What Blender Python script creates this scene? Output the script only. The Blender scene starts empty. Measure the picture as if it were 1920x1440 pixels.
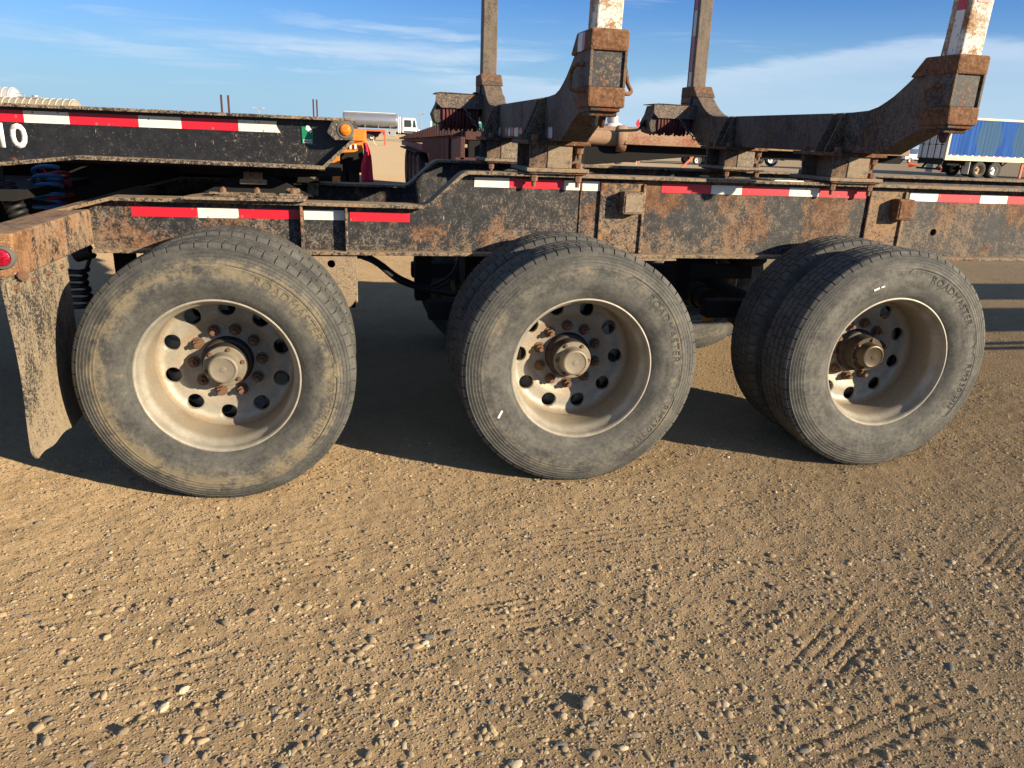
import bpy, bmesh, math, random
import numpy as np
from math import sin, cos, tan, pi, radians, hypot, atan2, sqrt
from mathutils import Vector, Matrix
from mathutils.geometry import tessellate_polygon

rnd = random.Random(7)
rng = np.random.default_rng(11)
SC = bpy.context.scene
COL = SC.collection

# ------------------------------------------------------------------ camera
F_PX, PITCH, YAW, ROLL = 1419.5, 0.3180, 0.2110, 0.0418      # focal length for a 1920 px wide frame
CAM = Vector((-0.9862, -3.1147, 1.5384))
FW = Vector((sin(YAW) * cos(PITCH), cos(YAW) * cos(PITCH), -sin(PITCH)))
_r = FW.cross(Vector((0, 0, 1))).normalized()
_u = _r.cross(FW)
RT = _r * cos(ROLL) + _u * sin(ROLL)
UP = -_r * sin(ROLL) + _u * cos(ROLL)
cd = bpy.data.cameras.new('camera')
cam = bpy.data.objects.new('camera', cd)
COL.objects.link(cam)
cd.sensor_width = 36.0
cd.lens = F_PX * 36.0 / 1920.0
cd.clip_start, cd.clip_end = 0.05, 6000
cam.matrix_world = Matrix(((RT.x, UP.x, -FW.x, CAM.x), (RT.y, UP.y, -FW.y, CAM.y), (RT.z, UP.z, -FW.z, CAM.z), (0, 0, 0, 1)))
SC.camera = cam

# ------------------------------------------------------------------ light
SUN = Vector((2.35, -2.08, 1.0)).normalized()                # towards the sun
SUN_EL = math.asin(SUN.z)
SUN_AZ = atan2(SUN.x, SUN.y)                                 # from +Y towards +X
sd = bpy.data.lights.new('sun', 'SUN')
sd.energy, sd.angle, sd.color = 5.0, radians(0.53), (1.0, 0.83, 0.61)
so = bpy.data.objects.new('sun', sd)
COL.objects.link(so)
so.rotation_euler = (-SUN).to_track_quat('-Z', 'Y').to_euler()
so.location = (10, -10, 20)

SC.view_settings.view_transform = 'Standard'
SC.view_settings.look = 'None'
SC.view_settings.exposure = 1.12
SC.view_settings.gamma = 1.0
SC.view_settings.use_curve_mapping = False
SC.cycles.max_bounces = 5
SC.cycles.diffuse_bounces = 3
SC.cycles.glossy_bounces = 2
SC.cycles.transparent_max_bounces = 4


# ------------------------------------------------------------------ node helpers
def nd(nt, t, ins=None, **attrs):
    n = nt.nodes.new(t)
    for k, v in attrs.items():
        setattr(n, k, v)
    for k, v in (ins or {}).items():
        s = n.inputs[k]
        if isinstance(v, bpy.types.NodeSocket):
            nt.links.new(v, s)
        elif isinstance(v, tuple) and len(v) == 3 and s.type == 'RGBA':
            s.default_value = (*v, 1)
        else:
            s.default_value = v
    return n


def MA(nt, op, a, b=0.0, c=0.0, clamp=False):
    return nd(nt, 'ShaderNodeMath', {0: a, 1: b, 2: c}, operation=op, use_clamp=clamp).outputs[0]


def MIX(nt, fac, a, b, blend='MIX'):
    n = nt.nodes.new('ShaderNodeMix')
    n.data_type, n.blend_type = 'RGBA', blend
    for k, v in ((0, fac), (6, a), (7, b)):
        if isinstance(v, bpy.types.NodeSocket):
            nt.links.new(v, n.inputs[k])
        else:
            n.inputs[k].default_value = (*v, 1) if isinstance(v, tuple) else v
    return n.outputs[2]


def SS(nt, v, lo, hi):
    n = nd(nt, 'ShaderNodeMapRange', {0: v, 1: lo, 2: hi, 3: 0.0, 4: 1.0}, interpolation_type='SMOOTHSTEP')
    return n.outputs[0]


def NZ(nt, vec, scale, detail=4.0, rough=0.6, dist=0.0):
    return nd(nt, 'ShaderNodeTexNoise', {'Vector': vec, 'Scale': scale, 'Detail': detail, 'Roughness': rough, 'Distortion': dist}).outputs[0]


def SCALE(nt, vec, s, loc=(0, 0, 0)):
    return nd(nt, 'ShaderNodeMapping', {0: vec, 1: loc, 3: s}).outputs[0]


def new_mat(name):
    m = bpy.data.materials.new(name)
    m.use_nodes = True
    nt = m.node_tree
    bs = nt.nodes['Principled BSDF']
    return m, nt, bs


def bump(nt, bs, h, strength=0.4, dist=0.002):
    b = nd(nt, 'ShaderNodeBump', {'Strength': strength, 'Distance': dist, 'Height': h})
    nt.links.new(b.outputs[0], bs.inputs['Normal'])


def lk(nt, a, b):
    if isinstance(a, bpy.types.NodeSocket):
        nt.links.new(a, b)
    else:
        b.default_value = (*a, 1) if isinstance(a, tuple) else a


# ------------------------------------------------------------------ world
W = bpy.data.worlds.new('World')
SC.world = W
W.use_nodes = True
wn = W.node_tree
bg = wn.nodes['Background']
sky = wn.nodes.new('ShaderNodeTexSky')
sky.sky_type = 'NISHITA'
sky.sun_disc = False
sky.sun_elevation = SUN_EL
sky.sun_rotation = SUN_AZ
sky.altitude = 600
sky.air_density, sky.dust_density, sky.ozone_density = 1.0, 0.4, 2.0
wdir = nd(wn, 'ShaderNodeTexCoord').outputs['Generated']
sx = nd(wn, 'ShaderNodeSeparateXYZ', {0: wdir})
az = MA(wn, 'ARCTAN2', sx.outputs[0], sx.outputs[1])
el = MA(wn, 'ARCSINE', sx.outputs[2])
cv = nd(wn, 'ShaderNodeCombineXYZ', {0: az, 1: MA(wn, 'MULTIPLY', el, 4.2), 2: 0.0}).outputs[0]
# thin cloud: a few drawn-out streaks to the left, a broad bank low on the right, more of the same all round
def blob(a0, e0, wa, we, tilt=0.0):
    da = MA(wn, 'SUBTRACT', az, a0)
    de = MA(wn, 'SUBTRACT', elw, MA(wn, 'ADD', e0, MA(wn, 'MULTIPLY', da, tilt)))
    q = MA(wn, 'ADD', MA(wn, 'POWER', MA(wn, 'ABSOLUTE', MA(wn, 'DIVIDE', da, wa)), 2.0), MA(wn, 'POWER', MA(wn, 'ABSOLUTE', MA(wn, 'DIVIDE', de, we)), 2.0))
    return MA(wn, 'SUBTRACT', 1.0, SS(wn, q, 0.0, 1.0))


cw = nd(wn, 'ShaderNodeCombineXYZ', {0: az, 1: MA(wn, 'MULTIPLY', el, 5.0), 2: 0.0}).outputs[0]
streak = NZ(wn, nd(wn, 'ShaderNodeMapping', {0: cw, 1: (0.4, 1.3, 0.0), 2: (0, 0, 0.12), 3: (5.0, 13.0, 1.0)}).outputs[0], 1.0, 8.0, 0.60, 0.6)
fray = NZ(wn, SCALE(wn, cw, (9.0, 9.0, 1.0), (3.0, 7.0, 0.0)), 1.0, 7.0, 0.65, 0.5)
broad = NZ(wn, SCALE(wn, cv, (2.1, 3.4, 1.0), (2.75, 0.4, 0.0)), 1.0, 3.0, 0.5)
elw = MA(wn, 'ADD', el, MA(wn, 'MULTIPLY', MA(wn, 'SUBTRACT', fray, 0.5), 0.030))
wisp = 0.0
for args in ((-0.02, 0.088, 0.26, 0.017, -0.012), (0.05, 0.112, 0.16, 0.010, -0.05), (0.06, 0.071, 0.13, 0.006, 0.0), (0.15, 0.090, 0.12, 0.008, 0.03), (0.0, 0.062, 0.10, 0.005, 0.0), (0.16, 0.060, 0.14, 0.010, 0.0)):
    wisp = MA(wn, 'MAXIMUM', wisp, blob(*args))
wisp = MA(wn, 'MULTIPLY', wisp, SS(wn, MA(wn, 'ADD', MA(wn, 'MULTIPLY', streak, 0.6), MA(wn, 'MULTIPLY', fray, 0.4)), 0.30, 0.66))
edge = MA(wn, 'ADD', 0.066, MA(wn, 'MULTIPLY', SS(wn, az, 0.28, 0.70), 0.052))
bank = MA(wn, 'MULTIPLY', MA(wn, 'SUBTRACT', 1.0, SS(wn, MA(wn, 'SUBTRACT', elw, edge), -0.010, 0.004)), SS(wn, az, -0.10, 0.30))
bank = MA(wn, 'MULTIPLY', bank, MA(wn, 'ADD', 0.30, MA(wn, 'ADD', MA(wn, 'MULTIPLY', SS(wn, MA(wn, 'SUBTRACT', elw, edge), -0.040, -0.004), 0.35), MA(wn, 'MULTIPLY', streak, 0.35))))
rest = MA(wn, 'MULTIPLY', SS(wn, MA(wn, 'ADD', MA(wn, 'MULTIPLY', streak, 0.55), MA(wn, 'MULTIPLY', broad, 0.55)), 0.58, 0.74), 0.5)
cl = MA(wn, 'MAXIMUM', MA(wn, 'MAXIMUM', bank, MA(wn, 'MULTIPLY', wisp, 0.95)), rest, clamp=True)
cl = MA(wn, 'MULTIPLY', cl, MA(wn, 'SUBTRACT', 1.0, SS(wn, el, 0.4, 0.9)))
skyc = MIX(wn, 1.0, nd(wn, 'ShaderNodeHueSaturation', {'Hue': 0.505, 'Saturation': 1.1, 'Value': 1.0, 'Color': sky.outputs[0]}).outputs[0], MIX(wn, SS(wn, el, 0.15, 0.75), (0.36, 0.66, 1.12), (2.4, 1.85, 1.5)), 'MULTIPLY')
haze_f = MA(wn, 'POWER', MA(wn, 'SUBTRACT', 1.0, SS(wn, el, -0.02, 0.20)), 1.15)
skyc = MIX(wn, haze_f, skyc, (3.05, 4.75, 6.2))
wc = MIX(wn, MA(wn, 'MULTIPLY', cl, 0.8), skyc, (5.2, 6.2, 7.4))
wn.links.new(wc, bg.inputs[0])
bg.inputs[1].default_value = 0.06


# ------------------------------------------------------------------ pixel -> place helpers (1920 x 1440 photo)
def _ray(px, py):
    return FW * F_PX + RT * (px - 960) - UP * (py - 720)


def at_y(px, py, y):
    d = _ray(px, py)
    return CAM + d * ((y - CAM.y) / d.y)


def at_x(px, py, x):
    d = _ray(px, py)
    return CAM + d * ((x - CAM.x) / d.x)


def at_z(px, py, z):
    d = _ray(px, py)
    return CAM + d * ((z - CAM.z) / d.z)


def at_d(px, py, D):
    d = _ray(px, py)
    return CAM + d * (D / hypot(d.x, d.y))


# ------------------------------------------------------------------ mesh helpers
class MB:
    def __init__(self):
        self.v, self.f = [], []

    def add(self, vs, fs):
        o = len(self.v)
        self.v += [tuple(p) for p in vs]
        self.f += [tuple(i + o for i in f) for f in fs]
        return self

    def box(self, x0, x1, y0, y1, z0, z1):
        return self.add([(x0, y0, z0), (x1, y0, z0), (x1, y1, z0), (x0, y1, z0), (x0, y0, z1), (x1, y0, z1), (x1, y1, z1), (x0, y1, z1)],
                        [(0, 3, 2, 1), (4, 5, 6, 7), (0, 1, 5, 4), (1, 2, 6, 5), (2, 3, 7, 6), (3, 0, 4, 7)])

    def prism(self, pts, axis, a, b, holes=()):
        """flat outline (two coordinates, in axis order) thickened along axis from a to b, with holes"""
        loops = [list(pts)] + [list(h) for h in holes]
        area = sum(p[0] * q[1] - q[0] * p[1] for p, q in zip(loops[0], loops[0][1:] + loops[0][:1]))
        if area < 0:
            loops[0].reverse()
        for h in loops[1:]:
            ar = sum(p[0] * q[1] - q[0] * p[1] for p, q in zip(h, h[1:] + h[:1]))
            if ar > 0:
                h.reverse()
        flat = [p for l in loops for p in l]
        n = len(flat)

        def mk(p, t):
            return (t, p[0], p[1]) if axis == 'X' else (p[0], t, p[1]) if axis == 'Y' else (p[0], p[1], t)
        if a > b:
            a, b = b, a
        vs = [mk(p, a) for p in flat] + [mk(p, b) for p in flat]
        flip = axis == 'Y'
        fs = []
        if holes:
            tris = tessellate_polygon([[Vector((p[0], p[1], 0)) for p in l] for l in loops])
            for t in tris:
                q = [flat[i] for i in t]
                ar = (q[1][0] - q[0][0]) * (q[2][1] - q[0][1]) - (q[2][0] - q[0][0]) * (q[1][1] - q[0][1])
                t = tuple(t) if ar > 0 else tuple(reversed(t))
                fs.append(tuple(i + n for i in t))
                fs.append(tuple(reversed(t)))
        else:
            fs.append(tuple(range(n, 2 * n)))
            fs.append(tuple(reversed(range(n))))
        o = 0
        for l in loops:
            m = len(l)
            for i in range(m):
                j = (i + 1) % m
                fs.append((o + i, o + j, o + j + n, o + i + n))
            o += m
        if flip:
            fs = [tuple(reversed(f)) for f in fs]
        return self.add(vs, fs)

    def cyl(self, p0, p1, r0, r1=None, n=16, caps=True):
        r1 = r0 if r1 is None else r1
        p0, p1 = Vector(p0), Vector(p1)
        d = (p1 - p0).normalized()
        u = d.orthogonal().normalized()
        w = d.cross(u)
        vs = []
        for p, r in ((p0, r0), (p1, r1)):
            for i in range(n):
                a = 2 * pi * i / n
                vs.append(p + (u * cos(a) + w * sin(a)) * r)
        fs = [(i, (i + 1) % n, n + (i + 1) % n, n + i) for i in range(n)]
        if caps:
            fs += [tuple(reversed(range(n))), tuple(range(n, 2 * n))]
        return self.add(vs, fs)

    def lathe(self, prof, n=48, c=(0, 0, 0), closed=False, a0=0.0, a1=2 * pi):
        """profile [(r, y)] turned about the Y axis through c"""
        full = abs(a1 - a0 - 2 * pi) < 1e-6
        m = len(prof)
        cols = n if full else n + 1
        vs = []
        for i in range(cols):
            a = a0 + (a1 - a0) * i / n
            for r, y in prof:
                vs.append((c[0] + r * cos(a), c[1] + y, c[2] + r * sin(a)))
        fs = []
        for i in range(n):
            j = (i + 1) % cols
            for k in range(m if closed else m - 1):
                l = (k + 1) % m
                fs.append((i * m + k, i * m + l, j * m + l, j * m + k))
        return self.add(vs, fs)

    def tube(self, path, r, n=8, closed=False):
        P = [Vector(p) for p in path]
        m = len(P)
        rr = r if isinstance(r, (list, tuple)) else [r] * m
        T = []
        for i in range(m):
            a = P[(i - 1) % m] if (closed or i > 0) else P[i]
            b = P[(i + 1) % m] if (closed or i < m - 1) else P[i]
            T.append((b - a).normalized())
        u = T[0].orthogonal().normalized()
        vs = []
        for i in range(m):
            u = (u - T[i] * u.dot(T[i])).normalized()
            w = T[i].cross(u)
            for k in range(n):
                a = 2 * pi * k / n
                vs.append(P[i] + (u * cos(a) + w * sin(a)) * rr[i])
        fs = []
        for i in range(m if closed else m - 1):
            j = (i + 1) % m
            for k in range(n):
                l = (k + 1) % n
                fs.append((i * n + k, i * n + l, j * n + l, j * n + k))
        if not closed:
            fs += [tuple(reversed(range(n))), tuple(range((m - 1) * n, m * n))]
        return self.add(vs, fs)

    def mesh(self, name, mat=None, smooth=None):
        me = bpy.data.meshes.new(name)
        me.from_pydata(self.v, [], self.f)
        if mat:
            me.materials.append(mat)
        if smooth is not None:
            me.polygons.foreach_set('use_smooth', [True] * len(me.polygons))
            me.set_sharp_from_angle(angle=radians(smooth))
        me.update()
        return me

    def build(self, name, mat, parent=None, loc=(0, 0, 0), smooth=None, bevel=0.0):
        return obj(name, self.mesh(name, mat, smooth), parent, loc, bevel)


def obj(name, me, parent=None, loc=(0, 0, 0), bevel=0.0, rot=None):
    o = bpy.data.objects.new(name, me)
    COL.objects.link(o)
    o.location = loc
    if rot:
        o.rotation_euler = rot
    if parent:
        o.parent = parent
    if bevel:
        b = o.modifiers.new('bevel', 'BEVEL')
        b.width, b.segments, b.limit_method, b.angle_limit = bevel, 2, 'ANGLE', radians(40)
        b.harden_normals = False
    return o


def tag(o, label=None, cat=None, group=None, kind=None):
    for k, v in (('label', label), ('category', cat), ('group', group), ('kind', kind)):
        if v:
            o[k] = v
    return o


def thing(name, loc, label, cat, group=None, rz=0.0):
    o = bpy.data.objects.new(name, None)
    COL.objects.link(o)
    o.location = loc
    o.rotation_euler = (0, 0, rz)
    o.empty_display_size = 0.2
    return tag(o, label, cat, group)


def kids(o):
    return [c for c in bpy.data.objects if c.parent == o]


def copy_tree(o, parent=None, loc=None):
    c = o.copy()
    COL.objects.link(c)
    c.parent = parent
    if loc is not None:
        c.location = loc
    for ch in kids(o):
        copy_tree(ch, c)
    return c


def strip(path, t):
    """closed outline of a bent plate: path is its upper edge, t its thickness downwards (mitred)"""
    n = len(path)
    low = []
    for i, (x, z) in enumerate(path):
        d = []
        if i > 0:
            d.append(Vector((x - path[i - 1][0], z - path[i - 1][1])).normalized())
        if i < n - 1:
            d.append(Vector((path[i + 1][0] - x, path[i + 1][1] - z)).normalized())
        t0 = sum(d, Vector((0, 0))).normalized()
        nn = Vector((t0.y, -t0.x))
        k = 1.0 / max(0.4, abs(nn.dot(Vector((d[0].y, -d[0].x)))))
        low.append((x + nn.x * t * k, z + nn.y * t * k))
    return list(path) + low[::-1]


def circ(cx, cy, r, n=16):
    return [(cx + r * cos(2 * pi * i / n), cy + r * sin(2 * pi * i / n)) for i in range(n)]


def text_mesh(name, body, size, mat, extrude=0.0, bold=0.0, arc=None, shear=0.0):
    """lettering as a mesh in the XZ plane facing -Y; arc=(radius, mid angle, spacing) bends it round the Y axis"""
    cu = bpy.data.curves.new(name, 'FONT')
    cu.body, cu.size, cu.align_x = body, size, 'CENTER'
    cu.offset, cu.shear = bold, shear
    cu.resolution_u = 3
    cu.extrude = 0.0
    if arc:
        cu.space_character = arc[2]
    to = bpy.data.objects.new(name + '_tmp', cu)
    COL.objects.link(to)
    dg = bpy.context.evaluated_depsgraph_get()
    me = bpy.data.meshes.new_from_object(to.evaluated_get(dg))
    bpy.data.objects.remove(to)
    bpy.data.curves.remove(cu)
    bm = bmesh.new()
    bm.from_mesh(me)
    bmesh.ops.triangulate(bm, faces=bm.faces[:])
    for v in bm.verts:
        x, y = v.co.x, v.co.y
        if arc:
            a = arc[1] - x / arc[0]
            r = arc[0] + y
            v.co = (r * cos(a), 0, r * sin(a))
        else:
            v.co = (x, 0, y)
    if extrude:
        r = bmesh.ops.extrude_face_region(bm, geom=bm.faces[:])
        for g in r['geom']:
            if isinstance(g, bmesh.types.BMVert):
                g.co.y -= extrude
    bmesh.ops.recalc_face_normals(bm, faces=bm.faces[:])
    bm.to_mesh(me)
    bm.free()
    me.materials.clear()
    me.materials.append(mat)
    me.name = name
    return me


# ------------------------------------------------------------------ materials
DUST = (0.34, 0.25, 0.15)


def grime(name, paint=(0.014, 0.015, 0.017), paint2=(0.03, 0.033, 0.036), rust=0.35, rscale=3.0, dust=0.4, splat=0.3, topdust=0.35,
          dustcol=DUST, rough=0.62, rustA=(0.085, 0.032, 0.014), rustB=(0.27, 0.105, 0.036), streaky=1.0, seed=0.0, bmp=0.35, zdirt=None):
    """painted steel with rust patches, dried mud film, specks and road splashes"""
    m, nt, bs = new_mat(name)
    co = SCALE(nt, nd(nt, 'ShaderNodeTexCoord').outputs['Object'], (1, 1, 1), (seed, seed * 1.7, seed * .6))
    st = SCALE(nt, co, (1.0, 1.0, 1.0 / streaky))
    big = NZ(nt, st, rscale, 6.0, 0.66, 0.3)
    mid = NZ(nt, st, rscale * 7.0, 5.0, 0.7)
    fine = NZ(nt, co, 85.0, 4.0, 0.75)
    grit = NZ(nt, co, 260.0, 2.0, 0.6)
    base = MIX(nt, SS(nt, mid, 0.35, 0.7), paint, paint2)
    # rust
    rv = MA(nt, 'ADD', MA(nt, 'MULTIPLY', big, 0.62), MA(nt, 'ADD', MA(nt, 'MULTIPLY', mid, 0.28), MA(nt, 'MULTIPLY', fine, 0.14)))
    t = 0.74 - 0.42 * rust
    rm = SS(nt, rv, t, t + 0.055)
    rc = MIX(nt, SS(nt, MA(nt, 'ADD', MA(nt, 'MULTIPLY', mid, 0.6), MA(nt, 'MULTIPLY', fine, 0.4)), 0.36, 0.66), rustA, rustB)
    col = MIX(nt, rm, base, rc)
    # dust film in soft speckles
    low = NZ(nt, SCALE(nt, co, (1, 1, 1), (7, 3, 5)), 2.2, 3.0, 0.55)
    dv = MA(nt, 'ADD', MA(nt, 'ADD', MA(nt, 'MULTIPLY', fine, 0.55), MA(nt, 'MULTIPLY', mid, 0.30)), MA(nt, 'ADD', MA(nt, 'MULTIPLY', grit, 0.28), MA(nt, 'MULTIPLY', low, 0.34)))
    if zdirt:
        zc = nd(nt, 'ShaderNodeSeparateXYZ', {0: nd(nt, 'ShaderNodeTexCoord').outputs['Object']}).outputs[2]
        dv = MA(nt, 'ADD', dv, MA(nt, 'MULTIPLY', SS(nt, zc, zdirt[1], zdirt[0]), zdirt[2]))
    t = 0.90 - 0.34 * dust
    dm = SS(nt, dv, t, t + 0.075)
    nz = nd(nt, 'ShaderNodeSeparateXYZ', {0: nd(nt, 'ShaderNodeNewGeometry').outputs['Normal']}).outputs[2]
    tm = MA(nt, 'MULTIPLY', SS(nt, nz, 0.3, 0.95), MA(nt, 'MULTIPLY', SS(nt, MA(nt, 'ADD', mid, MA(nt, 'MULTIPLY', fine, 0.4)), 0.38, 0.8), topdust * 1.6))
    dm = MA(nt, 'MAXIMUM', MA(nt, 'MULTIPLY', dm, 0.78), tm, clamp=True)
    dc = MIX(nt, mid, tuple(c * 0.72 for c in dustcol), tuple(min(1, c * 1.15) for c in dustcol))
    col = MIX(nt, dm, col, dc)
    # splashes: short vertical dashes and specks
    sv = nd(nt, 'ShaderNodeTexVoronoi', {'Vector': nd(nt, 'ShaderNodeMapping', {0: co, 1: (1.3, 2.1, .7), 2: (0.0, 0.22, 0.0), 3: (78, 78, 19)}).outputs[0], 'Scale': 1.0, 'Randomness': 1.0}, feature='F1')
    pick = SS(nt, nd(nt, 'ShaderNodeSeparateXYZ', {0: sv.outputs['Color']}).outputs[0], 1.0 - splat * 0.2, 1.0 - splat * 0.2 + 0.03)
    clus = SS(nt, NZ(nt, SCALE(nt, co, (1, 1, 1), (2, 9, 4)), 3.2, 2.0, 0.5), 0.5, 0.68)
    sm = MA(nt, 'MULTIPLY', MA(nt, 'MULTIPLY', MA(nt, 'SUBTRACT', 1.0, SS(nt, sv.outputs['Distance'], 0.10, 0.30)), pick), clus)
    sv2 = nd(nt, 'ShaderNodeTexVoronoi', {'Vector': SCALE(nt, co, (120, 120, 105), (.3, 5.1, .2)), 'Scale': 1.0}, feature='F1')
    pick2 = SS(nt, nd(nt, 'ShaderNodeSeparateXYZ', {0: sv2.outputs['Color']}).outputs[1], 1.0 - splat * 0.42, 1.0 - splat * 0.42 + 0.03)
    sm2 = MA(nt, 'MULTIPLY', MA(nt, 'SUBTRACT', 1.0, SS(nt, sv2.outputs['Distance'], 0.16, 0.34)), pick2)
    col = MIX(nt, MA(nt, 'MULTIPLY', MA(nt, 'MAXIMUM', sm, MA(nt, 'MULTIPLY', sm2, 0.85)), 0.8), col, (0.46, 0.38, 0.27))
    lk(nt, col, bs.inputs['Base Color'])
    lk(nt, MA(nt, 'ADD', rough, MA(nt, 'MULTIPLY', MA(nt, 'MAXIMUM', rm, dm), 0.3), clamp=True), bs.inputs['Roughness'])
    bs.inputs['Specular IOR Level'].default_value = 0.35
    h = MA(nt, 'ADD', MA(nt, 'MULTIPLY', MA(nt, 'MULTIPLY', rm, fine), 1.2), MA(nt, 'ADD', MA(nt, 'MULTIPLY', dm, 0.5), MA(nt, 'MULTIPLY', mid, 0.25)))
    bump(nt, bs, h, bmp, 0.0022)
    return m


def plain(name, col, rough=0.6, metal=0.0, var=0.25, scale=18.0, dirt=0.25, dirtcol=DUST, bmp=0.0, spec=0.4):
    """one colour with uneven wear and dirt"""
    m, nt, bs = new_mat(name)
    co = nd(nt, 'ShaderNodeTexCoord').outputs['Object']
    a = NZ(nt, co, scale, 5.0, 0.65)
    b = NZ(nt, co, scale * 9.0, 3.0, 0.7)
    c = MIX(nt, a, tuple(x * (1 - var) for x in col), tuple(min(1.0, x * (1 + var)) for x in col))
    v = MA(nt, 'ADD', MA(nt, 'MULTIPLY', a, 0.6), MA(nt, 'MULTIPLY', b, 0.4))
    t = 0.78 - 0.4 * dirt
    c = MIX(nt, MA(nt, 'MULTIPLY', SS(nt, v, t, t + 0.2), 0.75), c, dirtcol)
    lk(nt, c, bs.inputs['Base Color'])
    lk(nt, MA(nt, 'ADD', rough - 0.08, MA(nt, 'MULTIPLY', a, 0.16), clamp=True), bs.inputs['Roughness'])
    bs.inputs['Metallic'].default_value = metal
    bs.inputs['Specular IOR Level'].default_value = spec
    if bmp:
        bump(nt, bs, v, bmp, 0.002)
    return m


def tape_mat(name, col, chips=0.3):
    m, nt, bs = new_mat(name)
    co = nd(nt, 'ShaderNodeTexCoord').outputs['Object']
    v = nd(nt, 'ShaderNodeTexVoronoi', {'Vector': SCALE(nt, co, (60, 60, 45)), 'Scale': 1.0}, feature='F1')
    p = SS(nt, nd(nt, 'ShaderNodeSeparateXYZ', {0: v.outputs['Color']}).outputs[0], 1.0 - chips * .45, 1.03 - chips * .45)
    s = MA(nt, 'MULTIPLY', p, MA(nt, 'SUBTRACT', 1.0, SS(nt, v.outputs['Distance'], 0.12, 0.4)))
    n1 = NZ(nt, co, 30.0, 5.0, 0.7)
    n2 = NZ(nt, co, 220.0, 2.0, 0.6)
    c = MIX(nt, n1, tuple(x * 0.8 for x in col), tuple(min(1, x * 1.1) for x in col))
    hexa = nd(nt, 'ShaderNodeTexVoronoi', {'Vector': co, 'Scale': 160.0, 'Randomness': 0.05}, feature='DISTANCE_TO_EDGE').outputs[0]
    c = MIX(nt, MA(nt, 'MULTIPLY', MA(nt, 'SUBTRACT', 1.0, SS(nt, hexa, 0.0, 0.12)), 0.22), c, tuple(x * 0.55 for x in col))
    c = MIX(nt, MA(nt, 'MULTIPLY', SS(nt, MA(nt, 'ADD', MA(nt, 'MULTIPLY', n1, .6), MA(nt, 'MULTIPLY', n2, .4)), 0.6 - chips * .1, 0.75), 0.7), c, (0.13, 0.095, 0.06))
    c = MIX(nt, MA(nt, 'MULTIPLY', s, 0.85), c, (0.2, 0.15, 0.1))
    lk(nt, c, bs.inputs['Base Color'])
    bs.inputs['Roughness'].default_value = 0.42
    return m


def rubber(name, mud=0.0, grey=0.075, seed=0.0):
    """weathered tyre rubber; dust lies on the sidewall in rings, dried mud in patches"""
    m, nt, bs = new_mat(name)
    co = nd(nt, 'ShaderNodeTexCoord').outputs['Object']
    s = nd(nt, 'ShaderNodeSeparateXYZ', {0: co})
    r = MA(nt, 'SQRT', MA(nt, 'ADD', MA(nt, 'MULTIPLY', s.outputs[0], s.outputs[0]), MA(nt, 'MULTIPLY', s.outputs[2], s.outputs[2])))
    an = MA(nt, 'ARCTAN2', s.outputs[2], s.outputs[0])
    pol = nd(nt, 'ShaderNodeCombineXYZ', {0: MA(nt, 'MULTIPLY', r, 30.0), 1: MA(nt, 'MULTIPLY', MA(nt, 'COSINE', an), 2.2), 2: MA(nt, 'MULTIPLY', MA(nt, 'SINE', an), 2.2)}).outputs[0]
    so_ = SCALE(nt, co, (1, 1, 1), (seed, seed, seed))
    a = NZ(nt, so_, 9.0, 6.0, 0.7)
    b = NZ(nt, so_, 60.0, 4.0, 0.75)
    g = NZ(nt, so_, 330.0, 2.0, 0.6)
    ring = NZ(nt, pol, 1.0, 4.0, 0.6)
    dk = (grey * 0.55, grey * 0.57, grey * 0.56)
    lt = (grey * 1.75, grey * 1.72, grey * 1.5)
    c = MIX(nt, SS(nt, MA(nt, 'ADD', MA(nt, 'MULTIPLY', a, 0.45), MA(nt, 'ADD', MA(nt, 'MULTIPLY', b, 0.3), MA(nt, 'MULTIPLY', ring, 0.35))), 0.38, 0.76), dk, lt)
    side = MA(nt, 'MULTIPLY', SS(nt, r, 0.325, 0.37), MA(nt, 'SUBTRACT', 1.0, SS(nt, r, 0.50, 0.535)))
    # pale scuffed band on the sidewall
    band = MA(nt, 'MULTIPLY', MA(nt, 'MULTIPLY', SS(nt, r, 0.36, 0.43), MA(nt, 'SUBTRACT', 1.0, SS(nt, r, 0.44, 0.52))), SS(nt, MA(nt, 'ADD', MA(nt, 'MULTIPLY', b, .5), MA(nt, 'MULTIPLY', a, .5)), 0.40, 0.66))
    c = MIX(nt, MA(nt, 'MULTIPLY', band, 0.42), c, (grey * 2.6, grey * 2.5, grey * 2.05))
    if mud > 0:
        mv = MA(nt, 'ADD', MA(nt, 'MULTIPLY', a, 0.36), MA(nt, 'ADD', MA(nt, 'MULTIPLY', NZ(nt, SCALE(nt, so_, (1, 1, 1)), 34.0, 6.0, 0.8, 0.8), 0.48), MA(nt, 'MULTIPLY', ring, 0.24)))
        pk = MA(nt, 'MULTIPLY', SS(nt, r, 0.38, 0.45), MA(nt, 'SUBTRACT', 1.0, SS(nt, r, 0.46, 0.525)))
        mm = MA(nt, 'MULTIPLY', SS(nt, MA(nt, 'ADD', mv, MA(nt, 'MULTIPLY', pk, 0.13)), 0.66 - mud * 0.055, 0.80 - mud * 0.055), MA(nt, 'MULTIPLY', side, 0.8))
        c = MIX(nt, mm, c, MIX(nt, b, (0.12, 0.098, 0.06), (0.25, 0.205, 0.13)))
    speck = SS(nt, g, 0.62, 0.74)
    c = MIX(nt, MA(nt, 'MULTIPLY', speck, 0.3), c, (0.26, 0.23, 0.18))
    lk(nt, c, bs.inputs['Base Color'])
    bs.inputs['Roughness'].default_value = 0.82
    bs.inputs['Specular IOR Level'].default_value = 0.25
    bump(nt, bs, MA(nt, 'ADD', MA(nt, 'MULTIPLY', b, 0.6), MA(nt, 'MULTIPLY', g, 0.25)), 0.25, 0.0012)
    return m


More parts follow.
